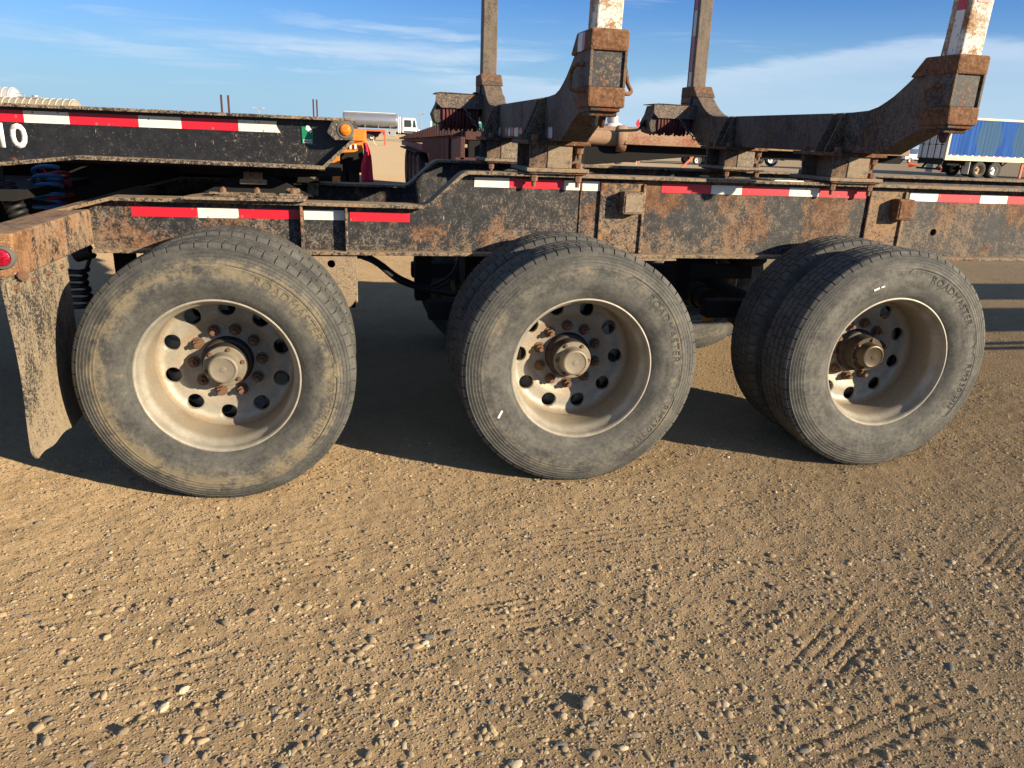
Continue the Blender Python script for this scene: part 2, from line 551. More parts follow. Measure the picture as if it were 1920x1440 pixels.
M = {}
M['frame'] = grime('rusty_black_frame', paint=(0.010, 0.012, 0.014), paint2=(0.030, 0.034, 0.038), rust=0.50, rscale=3.4, dust=0.44, splat=1.0, topdust=0.55, streaky=1.3, zdirt=(0.97, 1.30, 0.055), dustcol=(0.185, 0.142, 0.10), rustA=(0.070, 0.038, 0.023), rustB=(0.168, 0.086, 0.045))
M['flange'] = grime('dusty_flange', rust=0.42, rscale=5.0, dust=0.66, splat=0.6, topdust=0.7, seed=3.0, dustcol=(0.27, 0.20, 0.125))
M['doubler'] = grime('rusty_doubler', rust=0.52, rscale=4.0, dust=0.62, splat=0.8, seed=5.0, dustcol=(0.25, 0.175, 0.105), rustB=(0.24, 0.11, 0.05))
M['bunk'] = grime('black_bunk_steel', paint=(0.020, 0.019, 0.018), paint2=(0.048, 0.044, 0.040), rust=0.58, rscale=4.5, dust=0.62, splat=0.15, topdust=0.6, streaky=2.2, seed=8.0, dustcol=(0.165, 0.125, 0.090), rustA=(0.045, 0.026, 0.017), rustB=(0.105, 0.058, 0.036))
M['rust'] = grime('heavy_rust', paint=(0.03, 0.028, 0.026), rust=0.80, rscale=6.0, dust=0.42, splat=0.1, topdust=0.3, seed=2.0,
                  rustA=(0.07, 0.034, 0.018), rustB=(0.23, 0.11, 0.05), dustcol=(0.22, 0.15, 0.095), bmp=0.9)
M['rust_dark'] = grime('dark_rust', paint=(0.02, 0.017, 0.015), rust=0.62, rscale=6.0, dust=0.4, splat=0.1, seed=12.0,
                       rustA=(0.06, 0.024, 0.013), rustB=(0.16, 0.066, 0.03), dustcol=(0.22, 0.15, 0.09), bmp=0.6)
M['bumper'] = grime('rusty_bumper', rust=0.70, rscale=3.2, dust=0.58, splat=0.45, streaky=1.7, seed=4.0, dustcol=(0.25, 0.185, 0.12), rustA=(0.11, 0.055, 0.026), rustB=(0.30, 0.15, 0.065))
M['stake_white'] = grime('chipped_white_stake', paint=(0.62, 0.58, 0.50), paint2=(0.75, 0.73, 0.66), rust=0.58, rscale=7.0, dust=0.45, splat=0.05, seed=6.0, dustcol=(0.40, 0.33, 0.24),
                         rustA=(0.16, 0.075, 0.03), rustB=(0.36, 0.20, 0.09), topdust=0.2)
M['stake'] = grime('brown_stake_steel', paint=(0.055, 0.045, 0.038), paint2=(0.10, 0.082, 0.066), rust=0.42, rscale=5.0, dust=0.52, splat=0.06, streaky=4.0, seed=9.0,
                   dustcol=(0.17, 0.135, 0.10))
M['plate'] = grime('black_pocket_plate', paint=(0.016, 0.018, 0.022), paint2=(0.04, 0.044, 0.05), rust=0.36, rscale=9.0, dust=0.45, splat=0.3, seed=1.5, dustcol=(0.2, 0.16, 0.11))
M['pedestal'] = grime('dusty_pedestal', paint=(0.05, 0.053, 0.055), paint2=(0.12, 0.12, 0.12), rust=0.40, rscale=6.0, dust=0.78, splat=0.8, seed=15.0, dustcol=(0.26, 0.195, 0.125))
M['hanger'] = grime('dusty_hanger', rust=0.25, rscale=6.0, dust=0.92, splat=0.6, seed=17.0, dustcol=(0.29, 0.22, 0.14))
M['flap'] = grime('muddy_flap', paint=(0.03, 0.03, 0.03), rust=0.0, dust=0.72, splat=1.0, seed=19.0, streaky=2.0, dustcol=(0.31, 0.245, 0.155), bmp=1.0)
M['goose'] = grime('speckled_black_paint', paint=(0.010, 0.0105, 0.012), paint2=(0.019, 0.02, 0.022), rust=0.18, rscale=4.5, dust=0.20, splat=1.0, topdust=0.5, rough=0.42, seed=21.0, dustcol=(0.22, 0.175, 0.125))
M['goose_flange'] = grime('speckled_black_flange', rust=0.30, rscale=6.0, dust=0.60, splat=0.8, topdust=0.7, seed=23.0, dustcol=(0.26, 0.195, 0.125))
M['lampbox'] = grime('scratched_lamp_box', paint=(0.03, 0.03, 0.032), paint2=(0.09, 0.09, 0.088), rust=0.44, rscale=12.0, dust=0.55, splat=0.6, seed=25.0, dustcol=(0.22, 0.16, 0.11))
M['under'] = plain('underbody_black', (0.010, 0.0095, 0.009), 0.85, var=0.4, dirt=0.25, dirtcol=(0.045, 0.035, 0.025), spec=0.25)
M['under_dark'] = plain('shaded_black_steel', (0.006, 0.006, 0.006), 0.85, var=0.4, dirt=0.15, dirtcol=(0.03, 0.024, 0.018))  # blacker copy of the underbody steel, deep shade put into its colour
M['hose_black'] = plain('black_hose', (0.014, 0.014, 0.015), 0.55, var=0.3, dirt=0.2, dirtcol=(0.06, 0.05, 0.04))
M['hose_blue'] = plain('blue_hose', (0.035, 0.15, 0.36), 0.4, dirt=0.12)
M['hose_red'] = plain('red_hose', (0.30, 0.015, 0.02), 0.45, dirt=0.12)
M['red_tape'] = tape_mat('red_reflective_tape', (0.52, 0.010, 0.026), 0.22)
M['white_tape'] = tape_mat('white_reflective_tape', (0.72, 0.69, 0.60), 0.4)
M['red_tape_worn'] = tape_mat('worn_red_tape', (0.36, 0.02, 0.03), 0.9)
M['white_tape_worn'] = tape_mat('worn_white_tape', (0.52, 0.49, 0.43), 0.95)
M['rim'] = None
M['tyre_mud'] = rubber('muddy_tyre_rubber', 1.25, 0.060, 3.1)
M['tyre'] = rubber('dusty_tyre_rubber', 0.12, 0.066, 0.0)
M['tyre_pale'] = rubber('pale_dusty_tyre_rubber', 0.0, 0.072, 7.7)
M['letter'] = plain('sidewall_letter_rubber', (0.056, 0.055, 0.048), 0.8, var=0.35, scale=60, dirt=0.2, dirtcol=(0.10, 0.09, 0.07))
M['letter_dark'] = plain('sidewall_letter_rubber_dark', (0.020, 0.020, 0.019), 0.7, var=0.3, scale=60, dirt=0.15, dirtcol=(0.08, 0.07, 0.06))
M['letter_mud'] = plain('sidewall_letter_rubber_muddy', (0.105, 0.093, 0.065), 0.85, var=0.5, scale=50, dirt=0.45, dirtcol=(0.17, 0.14, 0.08))
M['nut'] = plain('rusty_nut', (0.12, 0.065, 0.038), 0.75, var=0.5, scale=70, dirt=0.35, dirtcol=(0.30, 0.20, 0.12), bmp=0.3)
M['hub'] = plain('dark_hub', (0.028, 0.022, 0.018), 0.65, var=0.5, scale=40, dirt=0.3, dirtcol=(0.12, 0.08, 0.05))
M['cap'] = plain('dusty_hub_cap', (0.20, 0.175, 0.13), 0.62, metal=0.25, var=0.3, scale=30, dirt=0.5, dirtcol=(0.27, 0.21, 0.13), bmp=0.2)
M['cap_oily'] = plain('oily_hub_cap', (0.06, 0.045, 0.028), 0.42, metal=0.3, var=0.4, scale=25, dirt=0.35, dirtcol=(0.24, 0.19, 0.12), bmp=0.2)
M['white_mark'] = plain('white_paint_mark', (0.75, 0.73, 0.66), 0.6, dirt=0.15)
M['yellow'] = plain('yellow_indicator', (0.75, 0.30, 0.015), 0.5, dirt=0.15)
M['bolt'] = plain('rusty_bolt', (0.16, 0.085, 0.05), 0.8, var=0.5, scale=60, dirt=0.45, dirtcol=(0.28, 0.19, 0.11), bmp=0.4)
M['chain'] = plain('grey_chain', (0.10, 0.10, 0.10), 0.5, metal=0.5, var=0.5, scale=60, dirt=0.2)
M['strap'] = plain('dark_red_strap_roll', (0.085, 0.018, 0.018), 0.75, var=0.4, scale=40, dirt=0.2, dirtcol=(0.12, 0.06, 0.05))


def rim_mat():
    m, nt, bs = new_mat('dusty_aluminium_rim')
    co = nd(nt, 'ShaderNodeTexCoord').outputs['Object']
    s = nd(nt, 'ShaderNodeSeparateXYZ', {0: co})
    r = MA(nt, 'SQRT', MA(nt, 'ADD', MA(nt, 'MULTIPLY', s.outputs[0], s.outputs[0]), MA(nt, 'MULTIPLY', s.outputs[2], s.outputs[2])))
    a = NZ(nt, co, 11.0, 5.0, 0.65)
    b = NZ(nt, co, 70.0, 4.0, 0.7)
    g = NZ(nt, co, 300.0, 2.0, 0.6)
    c = MIX(nt, SS(nt, a, 0.3, 0.7), (0.25, 0.230, 0.180), (0.36, 0.340, 0.280))
    # brown dust that has run out from the nuts and settled at the foot of the disc
    d1 = MA(nt, 'MULTIPLY', SS(nt, r, 0.155, 0.185), MA(nt, 'SUBTRACT', 1.0, SS(nt, r, 0.19, 0.225)))
    d2 = MA(nt, 'MULTIPLY', SS(nt, r, 0.262, 0.283), MA(nt, 'SUBTRACT', 1.0, SS(nt, r, 0.285, 0.297)))
    dm = MA(nt, 'MULTIPLY', MA(nt, 'MAXIMUM', d1, d2), SS(nt, MA(nt, 'ADD', MA(nt, 'MULTIPLY', a, .6), MA(nt, 'MULTIPLY', b, .4)), 0.34, 0.62))
    c = MIX(nt, MA(nt, 'MULTIPLY', dm, 0.8), c, (0.23, 0.155, 0.08))
    gr_ = MA(nt, 'MULTIPLY', MA(nt, 'MULTIPLY', SS(nt, r, 0.10, 0.125), MA(nt, 'SUBTRACT', 1.0, SS(nt, r, 0.150, 0.185))), SS(nt, MA(nt, 'ADD', MA(nt, 'MULTIPLY', a, .5), MA(nt, 'MULTIPLY', b, .5)), 0.38, 0.60))
    c = MIX(nt, MA(nt, 'MULTIPLY', gr_, 0.6), c, (0.12, 0.075, 0.042))
    c = MIX(nt, MA(nt, 'MULTIPLY', SS(nt, g, 0.57, 0.70), 0.65), c, (0.13, 0.10, 0.065))
    c = MIX(nt, MA(nt, 'MULTIPLY', SS(nt, b, 0.52, 0.72), 0.55), c, (0.27, 0.205, 0.125))
    lk(nt, c, bs.inputs['Base Color'])
    bs.inputs['Metallic'].default_value = 0.22
    lk(nt, MA(nt, 'ADD', 0.42, MA(nt, 'MULTIPLY', b, 0.25)), bs.inputs['Roughness'])
    bump(nt, bs, MA(nt, 'ADD', b, MA(nt, 'MULTIPLY', g, 0.5)), 0.12, 0.001)
    return m


M['rim'] = rim_mat()


def lens_mat(name, col, rough=0.18):
    m, nt, bs = new_mat(name)
    co = nd(nt, 'ShaderNodeTexCoord').outputs['Object']
    v = nd(nt, 'ShaderNodeTexVoronoi', {'Vector': co, 'Scale': 130.0, 'Randomness': 0.6}, feature='F1')
    c = MIX(nt, SS(nt, v.outputs['Distance'], 0.1, 0.7), tuple(min(1, x * 1.5) for x in col), tuple(x * 0.6 for x in col))
    lk(nt, c, bs.inputs['Base Color'])
    bs.inputs['Roughness'].default_value = rough
    bs.inputs['Coat Weight'].default_value = 0.4
    bump(nt, bs, v.outputs['Distance'], 0.4, 0.002)
    return m


M['lens_amber'] = lens_mat('amber_lens', (0.85, 0.20, 0.008))
M['lens_red'] = lens_mat('red_lens', (0.30, 0.004, 0.018))
M['grommet'] = plain('rubber_grommet', (0.10, 0.098, 0.09), 0.8, dirt=0.3)


# ------------------------------------------------------------------ ground
def _hash(ix, iy, seed):
    h = (ix.astype(np.int64) * 374761393 + iy.astype(np.int64) * 668265263 + seed * 97531) & 0xFFFFFFFF
    h = ((h ^ (h >> 13)) * 1274126177) & 0xFFFFFFFF
    return ((h ^ (h >> 16)) & 0xFFFF) / 65535.0


def vnoise(x, y, seed):
    ix, iy = np.floor(x), np.floor(y)
    fx, fy = x - ix, y - iy
    fx, fy = fx * fx * (3 - 2 * fx), fy * fy * (3 - 2 * fy)
    a, b = _hash(ix, iy, seed), _hash(ix + 1, iy, seed)
    c, d = _hash(ix, iy + 1, seed), _hash(ix + 1, iy + 1, seed)
    return (a * (1 - fx) + b * fx) * (1 - fy) + (c * (1 - fx) + d * fx) * fy - 0.5


TRACKS = []           # (x0, y0, dx, dy, half width, half length, groove pitch, depth)
for (pa, pb, hw, pitch, dep) in (((780, 1190), (1100, 1120), .13, .034, .0065), ((640, 1160), (1000, 1070), .10, .036, .005), ((1500, 1265), (1650, 1100), .12, .042, .0075),
                                 ((1860, 1070), (1925, 1005), .11, .036, .006), ((1380, 1190), (1440, 1130), .10, .03, .005), ((1560, 1440), (1790, 1330), .12, .045, .0055),
                                 ((0, 1130), (640, 1010), .22, .045, .004), ((60, 1330), (420, 1240), .16, .05, .0045), ((900, 1020), (1400, 960), .16, .04, .0045)):
    A, B = at_z(*pa, 0), at_z(*pb, 0)
    d = (B - A)
    L = hypot(d.x, d.y)
    TRACKS.append(((A.x + B.x) / 2, (A.y + B.y) / 2, d.x / L, d.y / L, hw, L / 2, pitch, dep))


def ground_h(x, y):
    h = 0.020 * vnoise(x * 0.7, y * 0.7, 1) + 0.011 * vnoise(x * 3.1 + 5, y * 3.1, 2) + 0.0055 * vnoise(x * 9 + 1, y * 9, 3)
    h += 0.0038 * vnoise(x * 24, y * 24, 4) + 0.0040 * vnoise(x * 52, y * 52, 5)
    # faint drag marks that run along the lane
    u, v = x * 0.94 + y * 0.34, -x * 0.34 + y * 0.94
    h += 0.006 * vnoise(u * 2.2, v * 26, 6) * np.clip(vnoise(x * 1.3, y * 1.3, 7) + 0.35, 0, 1)
    for i, (cx, cy, dx, dy, hw, hl, pitch, dep) in enumerate(TRACKS):
        a = (x - cx) * dx + (y - cy) * dy
        b = -(x - cx) * dy + (y - cy) * dx + 0.02 * np.sin(a * 1.7 + i)
        m = np.clip((hw - np.abs(b)) / 0.03, 0, 1) * np.clip((hl * 1.5 - np.abs(a)) / (hl * 0.9), 0, 1)
        m = m * np.clip(0.62 + 1.8 * vnoise(x * 4, y * 4, 20 + i) + 0.9 * vnoise(x * 13, y * 13, 40 + i), 0, 1)
        g = np.abs(((b / pitch) % 1.0) - 0.5) * 2
        h -= dep * 1.1 * m * np.clip((0.42 - g) / 0.3, 0, 1) + 0.003 * m
    out = np.maximum(np.maximum(-2.75 - x, x - 3.45), np.maximum(-1.9 - y, y - 1.15))      # beyond the finely built patch
    fine = np.clip(1 - out / 0.12, 0, 1)
    soft = 0.030 * vnoise(x * 0.7, y * 0.7, 1) + 0.016 * vnoise(x * 2.1 + 5, y * 2.1, 2)
    h = h * fine + soft * np.clip(1 - out / 6.0, 0, 1) * (1 - fine)
    fade = 1.0
    near_tyre = np.ones_like(x)
    for ax in (-1.5437, 0.0, 1.5564):
        for ay in (0.115, 0.45, 2.31, 2.65):
            near_tyre = np.minimum(near_tyre, np.clip((np.hypot((x - ax) * 0.7, (y - ay)) - 0.10) / 0.12, 0.12, 1))
    h = h * fade * near_tyre - 0.002
    for ax in (-1.5437, 0.0, 1.5564):                          # dirt pressed up against the tyres
        dy = np.where(y < 0.1, np.abs(y + 0.035) / 0.05, 9.0)
        h = h + 0.011 * np.exp(-dy * dy - ((x - ax) / 0.17) ** 2) * (0.6 + 1.2 * np.abs(vnoise(x * 30, y * 30, 9)))
    return h


def axis_grid(lo, hi, step, far):
    c = list(np.arange(lo, hi + 1e-6, step))
    s, a, b = step, lo, hi
    left, right = [], []
    while a > -far:
        s *= 1.18
        a -= s
        left.append(a)
    s = step
    while b < far:
        s *= 1.18
        b += s
        right.append(b)
    return np.array(left[::-1] + c + right)


gx = axis_grid(-2.9, 3.6, 0.0105, 2600)
gy = axis_grid(-2.0, 1.3, 0.0105, 2600)
GX, GY = np.meshgrid(gx, gy)
GZ = ground_h(GX, GY)
nx, ny = len(gx), len(gy)
me = bpy.data.meshes.new('ground')
me.vertices.add(nx * ny)
me.vertices.foreach_set('co', np.stack([GX, GY, GZ], -1).ravel())
ii = (np.arange(ny - 1)[:, None] * nx + np.arange(nx - 1)[None, :]).ravel()
quads = np.stack([ii, ii + 1, ii + nx + 1, ii + nx], -1)
me.loops.add(quads.size)
me.loops.foreach_set('vertex_index', quads.ravel())
me.polygons.add(len(quads))
me.polygons.foreach_set('loop_start', np.arange(0, quads.size, 4))
me.polygons.foreach_set('loop_total', np.full(len(quads), 4))
me.polygons.foreach_set('use_smooth', np.ones(len(quads), bool))
me.update(calc_edges=True)


def ground_mat():
    m, nt, bs = new_mat('gravel_ground')
    co = nd(nt, 'ShaderNodeTexCoord').outputs['Object']
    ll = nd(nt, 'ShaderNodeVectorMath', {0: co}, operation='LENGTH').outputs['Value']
    big = NZ(nt, co, 0.35, 4.0, 0.6)
    mid = NZ(nt, co, 4.0, 5.0, 0.65)
    fine = NZ(nt, co, 70.0, 4.0, 0.7)
    drag = NZ(nt, nd(nt, 'ShaderNodeMapping', {0: co, 2: (0, 0, 0.35), 3: (9.0, 60.0, 1.0)}).outputs[0], 1.0, 4.0, 0.65)
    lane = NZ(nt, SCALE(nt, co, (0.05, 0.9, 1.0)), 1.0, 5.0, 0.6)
    c = MIX(nt, SS(nt, MA(nt, 'ADD', MA(nt, 'MULTIPLY', big, 0.5), MA(nt, 'MULTIPLY', mid, 0.5)), 0.3, 0.7), (0.238, 0.170, 0.092), (0.333, 0.239, 0.136))
    c = MIX(nt, MA(nt, 'MULTIPLY', SS(nt, fine, 0.5, 0.72), 0.45), c, (0.168, 0.122, 0.066))
    h = MA(nt, 'ADD', MA(nt, 'MULTIPLY', fine, 0.0035), MA(nt, 'MULTIPLY', drag, 0.0035))
    # embedded stones of three sizes, drawn out along the lane
    for k, (sc, share, hh, lo, hi) in enumerate(((38.0, 0.30, 0.0055, 0.10, 0.40), (72.0, 0.45, 0.0036, 0.10, 0.42), (140.0, 0.6, 0.0020, 0.10, 0.45))):
        mp = nd(nt, 'ShaderNodeMapping', {0: co, 1: (k * 3.1, k * 1.7, 0), 2: (0, 0, 0.35 + .2 * k), 3: (sc * 0.8, sc * 1.25, sc)}).outputs[0]
        v = nd(nt, 'ShaderNodeTexVoronoi', {'Vector': mp, 'Scale': 1.0, 'Randomness': 1.0}, feature='F1')
        q = nd(nt, 'ShaderNodeSeparateXYZ', {0: v.outputs['Color']})
        dens = MA(nt, 'ADD', q.outputs[0], MA(nt, 'MULTIPLY', MA(nt, 'SUBTRACT', mid, 0.5), 0.7))
        dome = MA(nt, 'MULTIPLY', MA(nt, 'SUBTRACT', 1.0, SS(nt, v.outputs['Distance'], lo, hi)), SS(nt, dens, 1.0 - share, 1.04 - share))
        h = MA(nt, 'ADD', h, MA(nt, 'MULTIPLY', dome, hh))
        c = MIX(nt, MA(nt, 'MULTIPLY', dome, 0.62), c, MIX(nt, q.outputs[1], (0.195, 0.155, 0.10), (0.42, 0.34, 0.215)))
    c = MIX(nt, MA(nt, 'MULTIPLY', SS(nt, ll, 4.0, 16.0), 0.75), c, MIX(nt, lane, (0.285, 0.223, 0.138), (0.365, 0.288, 0.182)))  # paler with distance: backscattered sunlight put into the ground colour
    lk(nt, c, bs.inputs['Base Color'])
    bs.inputs['Diffuse Roughness'].default_value = 1.0
    bs.inputs['Roughness'].default_value = 0.95
    bs.inputs['Specular IOR Level'].default_value = 0.1
    far = NZ(nt, SCALE(nt, co, (7.0, 15.0, 1.0)), 1.0, 6.0, 0.75)
    h = MA(nt, 'ADD', h, MA(nt, 'MULTIPLY', far, 0.006))
    h = MA(nt, 'MULTIPLY', h, MA(nt, 'ADD', 0.10, MA(nt, 'MULTIPLY', MA(nt, 'SUBTRACT', 1.0, SS(nt, ll, 6.0, 26.0)), 0.9)))
    bump(nt, bs, h, 1.0, 1.0)
    return m


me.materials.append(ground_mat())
go = bpy.data.objects.new('ground', me)
COL.objects.link(go)
tag(go, kind='structure')


def stone_mat():
    m, nt, bs = new_mat('river_stone')
    at = nd(nt, 'ShaderNodeAttribute', attribute_name='tint').outputs['Color']
    co = nd(nt, 'ShaderNodeTexCoord').outputs['Object']
    n = NZ(nt, co, 240.0, 3.0, 0.7)
    c = MIX(nt, MA(nt, 'MULTIPLY', SS(nt, n, 0.4, 0.7), 0.35), at, (0.33, 0.25, 0.16))
    lk(nt, c, bs.inputs['Base Color'])
    bs.inputs['Roughness'].default_value = 0.8
    bs.inputs['Diffuse Roughness'].default_value = 0.6
    bs.inputs['Specular IOR Level'].default_value = 0.25
    bump(nt, bs, n, 0.3, 0.001)
    return m


M['stone'] = stone_mat()
PALETTE = np.array([(0.32, 0.245, 0.14), (0.36, 0.28, 0.165), (0.28, 0.215, 0.125), (0.25, 0.20, 0.13), (0.18, 0.165, 0.14), (0.115, 0.118, 0.118), (0.30, 0.205, 0.135), (0.48, 0.41, 0.28), (0.23, 0.155, 0.10)])
PALW = np.array([.24, .2, .2, .12, .07, .05, .05, .04, .03])


def ico(sub):
    bm = bmesh.new()
    bmesh.ops.create_icosphere(bm, subdivisions=sub, radius=1.0)
    v = np.array([x.co[:] for x in bm.verts])
    f = np.array([[q.index for q in p.verts] for p in bm.faces])
    bm.free()
    return v, f


def stones_mesh(name, pts, rad, sub):
    bv, bf = ico(sub)
    n, k = len(pts), len(bv)
    sc = rad[:, None] * np.stack([rng.uniform(.85, 1.45, n), rng.uniform(.65, 1.0, n), rng.uniform(.34, .60, n)], -1)
    v = bv[None] * (1 + rng.uniform(-.2, .2, (n, k, 1))) * sc[:, None]
    a = rng.normal(0.35, 0.9, n)
    t = rng.uniform(-.35, .35, n)
    ct, st_ = np.cos(t)[:, None], np.sin(t)[:, None]
    v[..., 1], v[..., 2] = v[..., 1] * ct - v[..., 2] * st_, v[..., 1] * st_ + v[..., 2] * ct
    ca, sa = np.cos(a)[:, None], np.sin(a)[:, None]
    v[..., 0], v[..., 1] = v[..., 0] * ca - v[..., 1] * sa, v[..., 0] * sa + v[..., 1] * ca
    v += pts[:, None]
    v[..., 2] += (sc[:, 2] * rng.uniform(-.35, .25, n))[:, None]
    f = (bf[None] + (np.arange(n) * k)[:, None, None]).reshape(-1, 3)
    me = bpy.data.meshes.new(name)
    me.vertices.add(n * k)
    me.vertices.foreach_set('co', v.ravel())
    me.loops.add(f.size)
    me.loops.foreach_set('vertex_index', f.ravel())
    me.polygons.add(len(f))
    me.polygons.foreach_set('loop_start', np.arange(0, f.size, 3))
    me.polygons.foreach_set('loop_total', np.full(len(f), 3))
    me.polygons.foreach_set('use_smooth', np.ones(len(f), bool))
    col = PALETTE[rng.choice(len(PALETTE), n, p=PALW)] * rng.uniform(.8, 1.18, (n, 1))
    ca_ = me.color_attributes.new('tint', 'FLOAT_COLOR', 'POINT')
    ca_.data.foreach_set('color', np.concatenate([np.repeat(col, k, 0), np.ones((n * k, 1))], 1).ravel())
    me.materials.append(M['stone'])
    me.update(calc_edges=True)
    return me


def in_view(x, y, m=0.16):
    d = np.stack([x, y, 0 * x], -1) - np.array(CAM)
    z = d @ np.array(FW)
    u, w = d @ np.array(RT) / z * F_PX / 960, d @ np.array(UP) / z * F_PX / 720
    return (z > 0.2) & (np.abs(u) < 1 + m) & (np.abs(w) < 1 + m)


def scatter(n, x0, x1, y0, y1, cl=1.0, seed=40):
    x, y = rng.uniform(x0, x1, n), rng.uniform(y0, y1, n)
    # thicker drifts, thinner where wheels have swept the lane
    p = 0.55 + cl * (0.9 * vnoise(x * 1.1, y * 1.6, seed) + 0.8 * vnoise(x * 4.0, y * 5.0, seed + 1)) + 0.22 * np.clip(-y - 0.4, -1, 1.5)
    k = (rng.uniform(0, 1, n) < np.clip(p, 0.05, 1)) & in_view(x, y)
    for ax in (-1.5437, 0.0, 1.5564):
        for ay in (0.115, 0.45):
            k &= ~((np.abs(x - ax) < 0.13) & (np.abs(y - ay) < 0.14))
    return x[k], y[k]


def gravel(name, n, x0, x1, y0, y1, r0, r1, sub, seed, cl=1.0, pw=2.0):
    x, y = scatter(n, x0, x1, y0, y1, cl, seed)
    r = r0 + (r1 - r0) * rng.uniform(0, 1, len(x)) ** pw
    return stones_mesh(name, np.stack([x, y, ground_h(x, y)], -1), r, sub)


gr = obj('gravel', gravel('gravel', 120000, -3.2, 4.2, -2.0, 1.0, .0026, .0060, 1, 40, 0.8, 1.6))
tag(gr, 'fine tan and grey gravel scattered over the packed dirt', 'gravel', kind='stuff')
gr = obj('coarse_gravel', gravel('coarse_gravel', 11000, -3.2, 4.0, -2.0, 0.6, .0055, .0105, 2, 60, 1.0, 2.0))
tag(gr, 'rounded pebbles lying loose on the packed dirt', 'gravel', kind='stuff')
gr = obj('stony_gravel', gravel('stony_gravel', 1700, -2.6, 2.6, -2.0, -0.75, .009, .0165, 2, 70, 1.3, 2.0))
tag(gr, 'scattered larger pebbles on the open dirt', 'gravel', kind='stuff')
gr = obj('far_gravel', gravel('far_gravel', 70000, -3.5, 8.5, 0.85, 6.5, .0035, .010, 1, 80, 0.8, 2.0))
tag(gr, 'loose gravel on the ground under and behind the trailer', 'gravel', kind='stuff')

# the larger single stones of the foreground
BIG = [(1100, 1325, 26), (922, 1367, 20), (805, 1195, 15), (690, 1420, 22), (1380, 1130, 14), (1610, 1245, 18), (1704, 1330, 20), (965, 1430, 24), (845, 1050, 11), (1068, 1160, 13),
       (85, 1385, 24), (305, 1322, 22), (350, 1385, 20), (425, 1300, 20), (130, 1240, 13), (200, 1195, 13), (525, 1143, 13), (130, 1118, 12), (345, 1290, 15), (515, 1240, 13), (380, 1335, 18),
       (180, 1300, 16), (560, 1400, 18), (230, 1370, 22), (1420, 1430, 24), (1850, 1400, 22), (1750, 1290, 15), (1500, 1330, 15), (1455, 1225, 12), (1255, 1200, 13), (1180, 1345, 16),
       (770, 1300, 13), (640, 1290, 13), (605, 1372, 16), (740, 1360, 17), (995, 1260, 14), (1310, 1300, 14), (1330, 1385, 18), (1215, 1420, 20), (860, 1290, 13), (1050, 1395, 17), (1590, 1180, 12)]
for i, (px, py, w) in enumerate(BIG):
    P = at_z(px, py, 0)
    dd = (P - CAM).dot(FW)
    r = w / 2 * dd / F_PX
    x, y = np.array([P.x]), np.array([P.y])
    me_ = stones_mesh('pebble', np.zeros((1, 3)), np.array([r]), 3)
    o = obj('pebble', me_, None, (P.x, P.y, float(ground_h(x, y)[0]) + r * 0.18))
    tag(o, 'rounded stone bigger than the gravel around it', 'stone', 'loose stones on the dirt in front of the wheels')


# ------------------------------------------------------------------ tyres and wheels
def tyre_mesh(name, mat, pitches=66):
    """11R24.5 trailer tyre about the Y axis, centre of section at y = 0"""
    side = [(.317, .104), (.322, .112), (.330, .118), (.342, .125), (.360, .133), (.385, .138), (.412, .1405), (.436, .140), (.452, .138)]
    ring = []
    r = .458
    while r < .530:                                            # fine ribs moulded round the shoulder
        t = (r - .452) / (.545 - .452)
        y = .138 - .024 * t ** 1.35
        ring += [(r, y), (r + .0012, y + .0008), (r + .0032, y + .0008), (r + .0044, y)]
        r += .0132
    sh = [(.534, .1145), (.541, .111), (.5462, .1075)]
    half = side + ring + sh
    nS = len(half)
    tread = []                                                 # (r, y, kind) across the tread
    edges = [.1035, .070, .058, .027, .016]
    tread += [(.5485, .1035, 's'), (.5495, .086, 's'), (.550, .0705, 's'), (.538, .0675, 'g'), (.538, .0605, 'g'), (.5505, .0575, 'a'), (.551, .042, 'a'), (.551, .0275, 'a'),
              (.539, .0245, 'g'), (.539, .0185, 'g'), (.5515, .0155, 'b'), (.552, .000, 'b')]
    prof = [(r, -y, 'w' if r < .531 else 'h') for r, y in half] + [(r, -y, k) for r, y, k in tread] + [(r, y, k) for r, y, k in reversed(tread[:-1])] + [(r, y, 'w' if r < .531 else 'h') for r, y in reversed(half)]
    fr = [0.0, 0.035, 0.075, 0.11, 0.53, 0.565, 0.605, 0.64]
    m = len(prof)
    vs, fs = [], []
    cols = pitches * len(fr)
    for c in range(cols):
        p, k = divmod(c, len(fr))
        a = 2 * pi * (p + fr[k]) / pitches
        zz = .0032 if k < 4 else -.0032
        for (r, y, kind) in prof:
            rr, yy = r, y
            if kind == 's' and k in (1, 2) and abs(y) > .08:
                rr -= .007
            if kind == 'h' and k in (1, 2):
                yy -= math.copysign(.006, y)
                rr -= .004
            if kind == 'a' and k in ((1, 2) if y < 0 else (5, 6)):
                rr -= .0055
            if kind == 'b' and k in (5, 6):
                rr -= .0055
            if kind in 'gab' and abs(y) > .001:
                yy += zz * (1 if kind != 'b' else .6)
            vs.append((rr * cos(a), yy, rr * sin(a)))
    for c in range(cols):
        d = (c + 1) % cols
        for k in range(m - 1):
            fs.append((c * m + k, c * m + k + 1, d * m + k + 1, d * m + k))
    mb = MB()
    mb.v, mb.f = vs, fs
    return mb.mesh(name, mat, 38)


